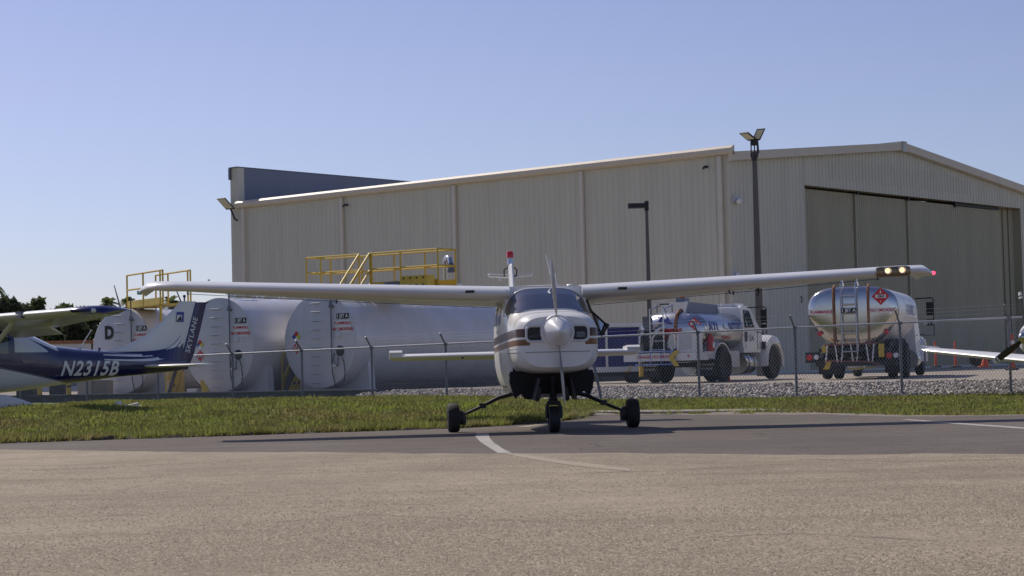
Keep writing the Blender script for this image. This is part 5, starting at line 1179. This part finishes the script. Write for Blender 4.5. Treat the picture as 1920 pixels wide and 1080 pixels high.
# cab, hood, fenders
mb = MB(); cabp = [(1.93, .86), (3.25, .86), (3.42, 1.02), (3.38, 1.62), (3.18, 1.66), (2.72, 2.24), (2.55, 2.31), (2.02, 2.33), (1.93, 2.25)]
def cabring(y, ins): return [(1.93 + (x - 1.93) * 1, y, z) for x, z in cabp]
mb.loft([[(x, s * 1.02 if z < 1.7 else s * .93, z) for x, z in cabp] if abs(s) == 1 else [(x, s * 1.0 * (.97 if z < 1.7 else .88), z + .02 * (z > 2)) for x, z in cabp] for s in (-1, -.6, 0, .6, 1)]); cb = mb.build('cab', 'white', t, 30)
for s in (-1, 1):
    f = lambda x, z: (x, s * (1.022 - .10 * max(0, (z - 1.60)) / .7 * 1.0), z)
    mb = MB(); mb.add([f(2.17, 1.66), f(2.76, 1.66), f(2.55, 2.16), f(2.15, 2.18)], [(0, 1, 2, 3)]); dw = mb.build('side_window', 'glass_grey', cb, 0)
    mb = MB(); mb.tube([f(2.17, 1.66), f(2.76, 1.66), f(2.55, 2.16), f(2.15, 2.18), f(2.17, 1.66)], .022, 6); mb.build('frame', 'black', dw)
    mb = MB(); mb.box((2.16, s * 1.03, 1.36), (.10, .02, .30)); mb.build('air_vent', 'black', cb, 0)
    mb = MB(); mb.tube([(2.10, s * 1.026, .95), (2.10, s * 1.026, 2.2)], .006, 4); mb.tube([(3.0, s * 1.026, .95), (3.05, s * 1.026, 1.6)], .006, 4); mb.build('door_seam', 'dark', cb)
    mb = MB(); mb.tube([(2.5, s * .95, 2.27), (3.1, s * 1.25, 2.29), (3.18, s * 1.28, 2.25), (3.16, s * 1.28, 1.45), (3.0, s * 1.05, 1.5)], .02, 6); mb.box((3.12, s * 1.22, 2.0), (.07, .20, .42)); mb.box((3.12, s * 1.22, 1.66), (.07, .18, .18)); mb.build('mirror', 'black', cb)
    mb = MB(); mb.lathe([(.03, 0), (.32, .0), (.33, .03), (.33, .82), (.31, .85), (.03, .85)], (1.9, s * .80, .53), (1, 0, 0), 20); ft = mb.build('fuel_tank', 'brushed', t)
    mb = MB()
    for x in (2.05, 2.45): mb.lathe([(.34, 0), (.34, .06)], (x, s * .80, .53), (1, 0, 0), 20, caps=(False, False))
    mb.build('tank_band', 'black', ft)
mb = MB(); mb.add([(3.20, -.80, 1.68), (3.20, .80, 1.68), (2.74, .74, 2.24), (2.74, -.74, 2.24)], [(0, 1, 2, 3)]); mb.build('windshield', 'glass_dark', cb, 0)
text('lettering', 'S/A', .26, lambda u, v: (2.56 + u, -1.032, 1.30 + v), 'dark', cb, .0)
mb = MB(); hr = []
for x, hwid, zt_ in ((3.38, .80, 1.62), (3.7, .78, 1.52), (4.2, .74, 1.42), (4.6, .70, 1.30), (4.80, .64, 1.12), (4.86, .6, .8)): hr.append([(x, y, z) for y, z in ((-hwid, .62), (-hwid, zt_ - .14), (-hwid * .82, zt_ - .02), (0, zt_ + .02), (hwid * .82, zt_ - .02), (hwid, zt_ - .14), (hwid, .62))])
mb.loft(hr); mb.build('hood', 'white', t, 40)
for s in (-1, 1):
    mb = MB(); ring = []
    for a in np.linspace(R_(-8), R_(188), 22):
        ro = .80 + .10 * max(0, sin(a)) ** 2; ring.append([(4.18 + r * cos(a), y, .52 + r * sin(a)) for r, y in ((.60, s * .60), (.60, s * 1.12), (.66, s * 1.17), (ro - .04, s * 1.10), (ro, s * .9), (ro, s * .60))])
    mb.loft(ring); fd = mb.build('fender', 'white', t, 50)
    mb = MB(); mb.bb(3.32, 3.44, s * 1.05, s * 1.14, .95, 1.2); mb.build('side_light', 'black', fd, 0)
mb = MB(); mb.bb(4.86, 5.0, -1.1, 1.1, .40, .66); mb.build('front_bumper', 'brushed', t, 0)
mb = MB(); mb.bb(1.98, 2.6, -.75, .75, 2.33, 2.40); mb.build('roof_spoiler', 'white', t, 0)
mb = MB(); mb.bb(-.30, .0, -.1, .2, 2.40, 2.56); bs = mb.build('beacon_mount', 'bluewall', t, 0); mb = MB(); mb.lathe([(.08, 0), (.075, .10), (.04, .14), (.005, .15)], (-.15, .05, 2.56), (0, 0, 1), 12); mb.build('beacon', 'amber', bs)
mb = MB(); mb.bb(-1.25, -1.2, .0, .3, 2.34, 2.38); mb.tube([(-1.22, -.1, 2.1), (-1.22, -.1, 2.35)], .015, 6); mb.tube([(-1.22, .4, 2.1), (-1.22, .4, 2.35)], .015, 6); mb.build('light_bar', 'dark', t, 0)
mb = MB()
for x in (-1.15, 1.4): 
    for y in (-.5, .5): mb.tube([(x, y, 2.08), (x, y, 2.42)], .014, 6)
for y in (-.5, .5): mb.tube([(-1.15, y, 2.42), (-.8, y, 2.42)], .014, 6)
mb.build('hand_rail', 'brushed', t)
mb = MB(); mb.prism([(-.12, 0), (.14, 0), (.02, .13)], lambda u, v, w_: (.58 + u, -1.1 + w_, v), .2); c1 = mb.build('wheel_chock', 'red', None, 0); c1.location = (5.3, 56.9, .28); c1.rotation_euler = (0, 0, ta); tag(c1, 'red wheel chock on the ground at the truck\'s dual rear wheel', 'wheel chock')

# second truck: polished tanker seen from the rear
tb = math.atan2(.952, .305)
t = thing('fuel_truck', 'large polished steel tanker truck seen from the rear with ladder down its back', 'fuel truck', (10.42, 55.3, .28), tb, 'fuel trucks beside the hangar')
mb = MB(); mb.bb(-1.9, 6.2, -.45, -.33, .62, .9); mb.bb(-1.9, 6.2, .33, .45, .62, .9); mb.bb(-.15, .15, -.9, .9, .45, .6); mb.bb(-1.2, 3.6, -.7, .7, .86, 1.02); mb.bb(5.7, 5.95, -.9, .9, .42, .56); mb.bb(3.2, 6, -.5, .5, .5, 1.0); mb.build('chassis', 'black', t, 0)
dual(t, 0, -.95); dual(t, 0, .97)
for y in (-1.0, 1.0): wheel(t, (5.8, y, .50), .50, .28, .29, 'brushed', 'wheel')
mb = MB(); rr_ = []
for x, k in ((-1.98, .05), (-1.975, .5), (-1.95, .8), (-1.90, .95), (-1.84, .99), (-1.78, 1.), (3.6, 1.), (3.68, .95), (3.74, .6), (3.76, .05)): rr_.append([(p[0], p[1] + .10, p[2]) for p in se_ring(x, 1.29 * k, 1.86 - .92 * k, 1.86 + .80 * k, 3.4, 56, .36)])
mb.loft(rr_)
for i, f in enumerate(mb.f):
    if np.mean([mb.v[k][0] for k in f]) > -1.7: mb.mi[i] = 1  # sides get the steel whitened for sky reflection
tk = mb.build('tank', ['polished', 'satin'], t, 50)
mb = MB()
for x in (-1.80, .2, 2.1, 3.55): mb.loft([[(p[0], p[1] + .10, p[2]) for p in se_ring(xx, 1.297, .935, 2.667, 3.4, 56, .36)] for xx in (x, x + .05)], (False, False))
mb.build('band', 'brushed', tk, 40)
for y in (.62, -.36):
    mb = MB(); mb.tube([(-2.02, y, .92), (-2.03, y, 1.8), (-2.03, y, 2.45), (-1.96, y, 2.62), (-1.7, y, 2.71)], .035, 8); mb.build('brown_tube', 'rust', t)  # upright brown tubes on the tank's rear face
mb = MB()
for y in (.39, -.03): mb.tube([(-2.14, y, .62), (-2.14, y, 2.55), (-2.06, y, 2.78), (-1.75, y, 2.86), (-1.5, y, 2.70)], .022, 6)
for z in np.arange(.8, 2.6, .27): mb.tube([(-2.14, .39, z), (-2.14, -.03, z)], .018, 6)
for z in (1.2, 2.3): mb.tube([(-2.14, .39, z), (-1.95, .39, z)], .016, 6); mb.tube([(-2.14, -.03, z), (-1.95, -.03, z)], .016, 6)
mb.build('ladder', 'brushed', t)
mb = MB(); mb.box((-2.16, .18, 1.97), (.02, .42, .15)); sg = mb.build('sign', 'black', t, 0); rear_text(sg, '1 JET A', .13, -2.175, .18, 1.97, 'white', .03)
placard(t, 'hazard_placard', (-1.985, -.72, 2.35), (-1, 0, 0), .25, '1863')
for y, s in ((.98, 'FLAMMABLE'), (-.78, 'NO SMOKING')):
    mb = MB(); mb.box((-1.988, y, 1.95), (.012, .74, .15)); sg = mb.build('sign', 'white', t, 0); rear_text(sg, s, .115, -2.0, y, 1.95, 'red', .02)
text('lettering', 'ATLANTIC', .42, lambda u, v: (1.5 + u, -1.205 + .0 * v, 2.0 + v), 'blue', tk, .02)
for y in (1.05, -.85):
    mb = MB(); mb.lathe([(.01, 0), (.07, 0), (.07, .03), (.03, .04)], (-1.93, y, 1.33), (-1, 0, 0), 12); mb.build('marker_light', 'redlens', t)
for y in (1.28, -.98):
    mb = MB(); mb.bb(-1.96, -1.78, y - .20, y + .20, .50, .80); lb = mb.build('light_box', 'black', t, 0)
    mb = MB(); mb.lathe([(.01, 0), (.09, 0), (.09, .02), (.02, .03)], (-1.96, y + .08, .66), (-1, 0, 0), 14); mb.build('tail_light', 'redlens', lb); mb = MB(); mb.lathe([(.01, 0), (.075, 0), (.075, .02), (.02, .03)], (-1.96, y - .11, .66), (-1, 0, 0), 14); mb.build('reverse_light', 'white', lb)
mb = MB(); mb.bb(-1.9, -1.75, -1.1, 1.2, .38, .52); mb.bb(-1.9, -1.6, -.9, 1.1, .80, .90); mb.tube([(-1.95, .3, .30), (-1.95, -.5, .32)], .02, 6, mi=1); mb.build('bumper', ['dark', 'yellow'], t, 0)
mb = MB()   # folding hose rack that looks like a ladder on its side
mb.tube([(-2.10, .92, 1.0), (-2.10, -.60, 1.02)], .022, 6, mi=1); mb.tube([(-2.10, .92, .55), (-2.10, -.3, .50), (-2.1, -.68, .40)], .022, 6, mi=1)
for k, y in enumerate(np.linspace(.82, -.5, 7)): mb.tube([(-2.10, y, 1.0), (-2.10, y - .06 * (k % 2 * 2 - 1), .50)], .020, 6, mi=0)
mb.build('ladder_rack', ['white', 'dullred'], t)
mb = MB(); mb.bb(-2.08, -2.04, .82, .98, .78, .98); mb.prism([(.98, .30), (.80, .30), (.72, .52), (.82, .56)], lambda u, v, w_: (-2.07 + w_, u, v), .04); mb.bb(-2.08, -2.04, -.78, -.62, .62, 1.0); mb.build('yellow_guard', 'yellow', t, 0)
for y in (.97, -.95):
    mb = MB(); mb.bb(-.75, -.72, y - .32, y + .32, .15, .62); mb.build('mud_flap', 'black', t, 0)
for s in (-1, 1):
    mb = MB(); mb.loft([[(r * cos(a), y, .52 + r * sin(a)) for r, y in ((.60, s * .62), (.60, s * 1.15), (.63, s * 1.15), (.63, s * .62))] for a in np.linspace(R_(20), R_(160), 12)]); mb.build('fender', 'dark', t, 40)
    mb = MB(); mb.prism([(-1.6, .92), (-.2, .92), (-.2, 1.12), (-1.2, 1.02)], lambda u, v, w_: (u, s * .9 + w_, v), .03); mb.build('side_panel', 'dark', t, 0); mb = MB(); mb.bb(1.0, 3.2, s * .88, s * .95, .48, 1.0); mb.build('tool_box', 'dark', t, 0)
cabp2 = [(3.95, .55), (5.2, .55), (5.3, 1.1), (5.3, 1.72), (4.92, 2.38), (4.1, 2.42), (3.95, 2.3)]
mb = MB(); mb.loft([[(x, s * 1.10 if z < 1.7 else s * 1.0, z) for x, z in cabp2] for s in (-1, -.5, 0, .5, 1)]); cb = mb.build('cab', 'white', t, 30)
mb = MB(); mb.add([(3.94, -.6, 1.75), (3.94, .6, 1.75), (3.94, .6, 2.2), (3.94, -.6, 2.2)], [(0, 1, 2, 3)]); mb.build('rear_window', 'glass_dark', cb, 0)
mb = MB(); mb.loft([[(x, y, z) for y, z in ((-w_, .6), (-w_, zt_ - .12), (-w_ * .8, zt_), (w_ * .8, zt_), (w_, zt_ - .12), (w_, .6))] for x, w_, zt_ in ((5.3, .95, 1.65), (6.3, .85, 1.45), (6.7, .78, 1.25), (6.75, .75, .7))]); mb.build('hood', 'white', t, 40)
for s in (-1, 1):
    mb = MB(); mb.loft([[(5.8 + r * cos(a), y, .50 + r * sin(a)) for r, y in ((.58, s * .62), (.58, s * 1.16), (.64, s * 1.2), (.74, s * 1.1), (.74, s * .62))] for a in np.linspace(R_(-5), R_(185), 18)]); mb.build('fender', 'white', t, 50)
    mb = MB(); mb.tube([(4.9, s * 1.0, 2.45), (5.1, s * 1.52, 2.47), (5.12, s * 1.55, 2.42), (5.12, s * 1.55, 1.25), (5.0, s * 1.1, 1.3)], .022, 6); mb.box((5.08, s * 1.44, 2.12), (.07, .22, .42)); mb.box((5.08, s * 1.44, 1.68), (.07, .20, .2)); mb.build('mirror', 'black', cb)
    mb = MB(); mb.lathe([(.03, 0), (.30, .0), (.30, 1.0), (.03, 1.0)], (3.9, s * .85, .52), (1, 0, 0), 18); mb.build('fuel_tank', 'brushed', t)
text('lettering', 'JET A', .16, lambda u, v: (5.03, -1.44 - u, 1.68 + v), 'white', cb, .02)

# ------------------------------------------------------------------ curtained baggage cart behind the airplane
p = at(1150, 715, 59.5); t = thing('baggage_cart', 'white framed cart with dark blue curtains behind the airplane\'s tail', 'baggage cart', (p[0], p[1], .27), R_(6))
mb = MB(); x0, x1 = -1.15, .82; zt_, zb_ = 1.78, .58
for x in (x0, -.28, x1): mb.bb(x - .035, x + .035, -.62, -.55, zb_ - .1, zt_); mb.bb(x - .035, x + .035, .55, .62, zb_ - .1, zt_)
mb.bb(x0 - .05, x1 + .05, -.64, .64, zt_, zt_ + .12); mb.bb(x0 - .05, x1 + .05, -.64, .64, zb_ - .22, zb_ - .06); mb.build('frame', 'white', t, 0)
for a, b_ in ((x0 + .05, -.33), (-.23, x1 - .05)):
    mb = MB(); us = np.linspace(a, b_, 40); vs = []
    for i, u in enumerate(us): 
        for z in (zb_ - .05, zt_ - .01): vs.append((u, -.57 + .02 * sin(i * 1.1), z))
    mb.add(vs, [(2 * i, 2 * i + 2, 2 * i + 3, 2 * i + 1) for i in range(39)]); mb.build('curtain', 'bluecloth', t, 60)
mb = MB(); mb.bb(x0, x1, .5, .52, zb_ - .05, zt_); mb.build('back_panel', 'bluecloth', t, 0)
for x in (-.9, .62):
    for y in (-.5, .5): wheel(t, (x, y, .2), .2, .13, .1, 'greysteel', 'wheel')
mb = MB(); mb.bb(x0, x1, -.4, .4, .22, .36); mb.tube([(x1, 0, .28), (x1 + .7, 0, .25)], .03, 6); mb.build('chassis', 'dark', t, 0)
mb = MB(); mb.tube([(.28, -.62, .36), (.42, -.62, .38), (.46, -.62, .55)], .035, 6); mb.box((.34, -.6, .42), (.14, .05, .06)); mb.build('hitch_handle', 'yellow', t)
mb = MB(); mb.bb(x0 - .1, x0 - .02, -.66, -.5, .15, .55); mb.build('corner_guard', 'yellow', t, 0)
def bollard(px, py, Y, h, label, grp='yellow bollards'):
    p = at(px, py, Y); t = thing('bollard', label, 'bollard', (p[0], p[1], p[2]), 0, grp); mb = MB(); mb.lathe([(.075, 0), (.075, h - .03), (.06, h), (.01, h + .01)], (0, 0, 0), (0, 0, 1), 14); mb.build('post', 'yellow', t)
    mb = MB(); mb.lathe([(.11, 0), (.11, .03)], (0, 0, 0), (0, 0, 1), 14); mb.lathe([(.079, h * .45), (.079, h * .55)], (0, 0, 0), (0, 0, 1), 14, caps=(False, False)); mb.build('band', 'dark', t)
bollard(1203, 708, 56.6, .78, 'yellow post standing at the rear of the white-cab truck')
bollard(75, 742, 63, .62, 'yellow post behind the blue plane, just right of its wheel pant')
bollard(129, 742, 62, .62, 'yellow post behind the blue plane\'s fuselage beside beige blocks')
# ------------------------------------------------------------------ traffic markers along the hangar doors
def delineator(px, py, Y, h, label, stripes=True, r=.05):
    p = at(px, py, Y); t = thing('traffic_delineator', label, 'traffic post', (p[0], p[1], p[2]), 0, 'orange traffic posts by the hangar door')
    mb = MB(); mb.lathe([(.22, 0), (.22, .05), (.08, .08)], (0, 0, 0), (0, 0, 1), 8); mb.build('base', 'dark', t); mb = MB(); mb.lathe([(r * 1.4, .06), (r, .2), (r * .9, h - .05), (r * .5, h)], (0, 0, 0), (0, 0, 1), 14); po = mb.build('post', 'orange', t)
    if stripes:
        for z in (.55, .72): mb = MB(); mb.lathe([(r * 1.02 + .004, z * h), (r + .004, (z + .10) * h)], (0, 0, 0), (0, 0, 1), 14, caps=(False, False)); mb.build('band', 'white', po)
delineator(1898, 694, 58, 1.12, 'tall orange and white striped traffic post at the right edge', True, .085)
delineator(1755, 689, 68, .95, 'slim orange traffic post just right of the tanker', False, .045)
delineator(1792, 689, 68, .95, 'slim orange traffic post further right of the tanker, above the white wing', False, .045)
p = at(1846, 688, 70); t = thing('traffic_cone', 'orange traffic cone leaning against black tyre by the hangar door', 'traffic cone', p); mb = MB(); mb.bb(-.2, .2, -.2, .2, 0, .04); mb.lathe([(.15, .04), (.03, .6)], (0, 0, 0), (.15, 0, 1), 14); mb.build('cone', 'orange', t)
p = at(1831, 687, 71); t = thing('tyre_bollard', 'black tyre stack standing beside the orange cone', 'tyre', (p[0], p[1], p[2])); wheel(t, (0, 0, .28), .28, .22, .12, 'dark', 'tyre', (.4, 1, 0)); wheel(t, (.3, .2, .28), .28, .22, .12, 'dark', 'tyre', (.4, 1, 0))
# ------------------------------------------------------------------ clutter in the tank yard
def block(nm, px0, px1, py0, py1, Y, d, m, label, cat):
    a = at(px0, py1, Y); b_ = at(px1, py0, Y); mb = MB(); mb.bb(0, b_[0] - a[0], 0, d, 0, b_[2] - a[2]); k = mb
    o = mb.build(nm, m, None, 0, a); bv = o.modifiers.new('b', 'BEVEL'); bv.width = .03; bv.segments = 2; tag(o, label, cat)
block('concrete_block', 145, 172, 709, 744, 63.5, .8, 'beige', 'beige concrete block behind the blue fuselage, left of a paler one', 'block')
block('concrete_block', 173, 203, 712, 743, 63.5, .8, 'kerb', 'pale concrete block behind the blue fuselage, right of a beige one', 'block')
block('dumpster', 30, 62, 720, 744, 64, 1.2, 'dark', 'dark low bin behind the blue plane at far left', 'bin')
block('machine_box', 92, 122, 718, 744, 64, .9, 'dark', 'dark machine box between two yellow posts behind the blue plane', 'machine')
block('pallet_stack', 350, 369, 729, 742, 62, .8, 'tankwhite', 'pale box on the ground left of the middle tank', 'box')
block('junction_box', 424, 444, 731, 741, 61.8, .4, 'kerb', 'small pale box under the middle tank', 'box')
a = at(60, 661, 82); t = thing('shed', 'long grey shed with rusty roof edge behind the blue plane', 'shed', (a[0], a[1], .1), R_(12))
mb = MB(); wd_ = 107 / 3500 * 82; ht = at(100, 645, 82)[2] - .1; mb.bb(0, wd_, 0, 3, 0, ht); mb.build('wall', 'tankface', t, 0); mb = MB(); mb.bb(-.1, wd_ + .15, -.15, 3.1, ht + .002, ht + .14); mb.build('roof', 'rust', t, 0)
mb = MB()
for k in range(4): mb.bb(.3 + k * .6, .7 + k * .6, -.02, -.003, .4, ht - .3)
mb.build('panel', 'greysteel', t, 0)
a = at(222, 766, 41.5); 
mb = MB(); mb.lathe([(.07, 0), (.075, .18), (.07, .19), (.01, .19)], (0, 0, 0), (0, 0, 1), 14); o = mb.build('bucket', 'white', None, 40, at(222, 768, 42)); tag(o, 'small white bucket standing at the foot of the retaining wall', 'bucket')
mb = MB(); mb.tube([(-.12, 0, .06), (.04, 0, .07), (.10, .0, .0)], .05, 8); o = mb.build('white_pipe', 'white', None, 40, at(232, 768, 42)); tag(o, 'white bent pipe piece in the grass right of the bucket', 'pipe')
mb = MB(); mb.tube([(-.15, 0, .04), (.12, 0, .10)], .025, 8); o = mb.build('white_stake', 'white', None, 40, at(249, 765, 42)); tag(o, 'thin white stake lying in the grass by the wall', 'stake')
mb = MB(); mb.sphere((0, 0, .05), .07, 10, sc=(1.6, 1, .8)); mb.tube([(-.1, 0, .04), (-.2, .05, .02)], .03, 6); o = mb.build('white_pipe', 'white', None, 40, at(260, 768, 42)); tag(o, 'white rounded pipe end in the grass, rightmost of the white scraps', 'pipe')

# ------------------------------------------------------------------ trees
def tree(px, py_top, Y, wpx, label, m='leaf_dark', zb=0., n=2600, grp='trees beyond the tank yard', leaf=.22, trunkf=.25):
    top = at(px, py_top, Y); r = wpx / 2 / 3500 * Y; H = top[2] - zb; t = thing('tree', label, 'tree', (top[0], top[1], zb), random.random() * 6, grp)
    mb = MB(); mb.tube([(0, 0, -.3), (.05 * H, 0, H * .3), (.02, .03, H * .6)], [.035 * H + .05, .03 * H, .015 * H], 8)
    for k in range(6): a = k * 1.05 + random.random(); mb.tube([(.03 * H, 0, H * (.25 + .05 * k)), (r * .4 * cos(a), r * .4 * sin(a), H * (.42 + .06 * k)), (r * .75 * cos(a), r * .75 * sin(a), H * (.55 + .05 * k))], [.02 * H, .012 * H, .005 * H], 6)
    mb.build('trunk', 'bark', t)
    V = []; cl = []
    for k in range(16):
        a = random.random() * 6.28; rr = r * math.sqrt(random.random()) * .8; z = H * (trunkf + (1 - trunkf) * random.random() ** .8 * .93); f = 1 - .55 * max(0, (z / H - .55)) / .45; cl.append((rr * cos(a) * f, rr * sin(a) * f, z, r * random.uniform(.26, .46)))
    cl.append((0, 0, H * .93, r * .38))
    for i in range(n):
        c = random.choice(cl); d = rng.normal(size=3); d /= np.linalg.norm(d); q = np.array(c[:3]) + d * c[3] * (.55 + .5 * rng.random()) * np.array([1, 1, .8]); q[2] = min(max(q[2], H * trunkf * .5), H * 1.02)
        u = rng.normal(size=3); u /= np.linalg.norm(u); v = np.cross(u, rng.normal(size=3)); v /= np.linalg.norm(v); s = leaf * rng.uniform(.5, 1.2)
        V += [q - u * s, q + v * s * .5, q + u * s, q - v * s * .5]
    F4 = np.arange(len(V)).reshape(-1, 4); o = bulk('crown', V, F4, m); o.parent = t; return t
def palm(px, py_top, Y, wpx, label, zb=0., droop=.7):
    top = at(px, py_top, Y); r = wpx / 2 / 3500 * Y; H = top[2] - zb - r * .45; t = thing('palm_tree', label, 'palm tree', (top[0], top[1], zb), random.random() * 6, 'palms beyond the tank yard')
    mb = MB(); mb.tube([(0, 0, -.3), (.06, .03, H * .5), (0, 0, H)], [.2, .15, .13], 8); mb.build('trunk', 'bark', t)
    V = []; 
    for k in range(26):
        a = k * 2.4 + random.random() * .4; el = random.uniform(-.3, 1.25); L = r * random.uniform(.85, 1.15); pr = None; pts = []
        for s in np.linspace(0, 1, 11):
            hx = L * s * cos(el) * (1 - .12 * s) ; hz = L * (s * sin(el) - droop * s * s * (.55 + .5 * cos(el))); pts.append(np.array([hx * cos(a), hx * sin(a), H + hz]))
        sd = np.array([-sin(a), cos(a), 0])
        for i in range(10):
            p, q = pts[i], pts[i + 1]; ax = (q - p); w_ = L * .20 * sin(pi * min(1, (i + 1.2) / 11)) 
            for sg in (-1, 1):
                for j in range(3):
                    b0 = p + ax * (j / 3); V += [b0, b0 + ax * .30, b0 + ax * .6 + sd * sg * w_ - np.array([0, 0, w_ * .55]), b0 + ax * .42 + sd * sg * w_ * .98 - np.array([0, 0, w_ * .6])]
    o = bulk('crown', V, np.arange(len(V)).reshape(-1, 4), 'frond'); o.parent = t; return t
TX = [(-60, 575, 100, 130, 'dark dense tree at the far left edge'), (12, 578, 95, 90, 'dark tree behind the blue plane\'s cabin roof'), (60, 590, 98, 80, 'low dark tree between the small palm and the left edge'), (118, 592, 98, 80, 'low dark tree behind the blue wing, right of the small palm'), (160, 596, 92, 70, 'dark bushy tree above the grey shed\'s right end'),
      (205, 600, 105, 80, 'dark tree behind the far left tank'), (95, 610, 88, 90, 'dark bush just above the grey shed'), (40, 612, 86, 90, 'dark bush at the shed\'s left end'), (140, 612, 86, 70, 'dark bush over the right half of the shed'), (250, 596, 108, 90, 'dark tree seen under the yellow tank platform'), (-130, 570, 110, 120, 'dark tree beyond the left edge, outermost'), (330, 600, 112, 80, 'dark tree behind the blue plane\'s fin')]
for k, (px, py, Y, wd_, lb) in enumerate(TX): tree(px, py - 20, Y, wd_ * 1.2, lb, 'leaf_dark' if k % 3 else 'leaf_mid', 0, 2600, trunkf=.06)
palm(-26, 510, 60, 92, 'close palm whose fronds hang in at the left edge, highest of the palms')
tree(72, 560, 90, 46, 'small round-topped tree standing above the hedge behind the blue wing', 'leaf_mid', 0, 900, 'trees beyond the tank yard', .2, .55)
tree(124, 571, 92, 26, 'small bright treetop above the blue wing', 'leaf_mid', 0, 500, 'trees beyond the tank yard', .2, .5)
palm(202, 556, 88, 62, 'bright palm just left of the yellow tank platform'); palm(240, 556, 92, 52, 'palm behind the left post of the yellow tank platform'); palm(320, 553, 90, 62, 'palm behind the right end of the yellow tank platform')
for px, py0, py1, Y, lb in ((222, 535, 585, 80, 'thin bare antenna mast leaning beside the bright palm'), (337, 540, 575, 80, 'thin bare mast between the platform and the blue fin')):
    a, b_ = at(px - 8, py0, Y), at(px + 6, py1, Y); mb = MB(); mb.tube([(0, 0, 0), (b_[0] - a[0] - (b_[0] - a[0]) * 2, 0, a[2] - b_[2])], [.045, .02], 6)
    mb.tube([(0, 0, 0), ((b_[0] - a[0]) * .5, 0, b_[2] * -1)], .05, 6); o = mb.build('mast', 'greysteel', None, 40, b_); tag(o, lb, 'mast')
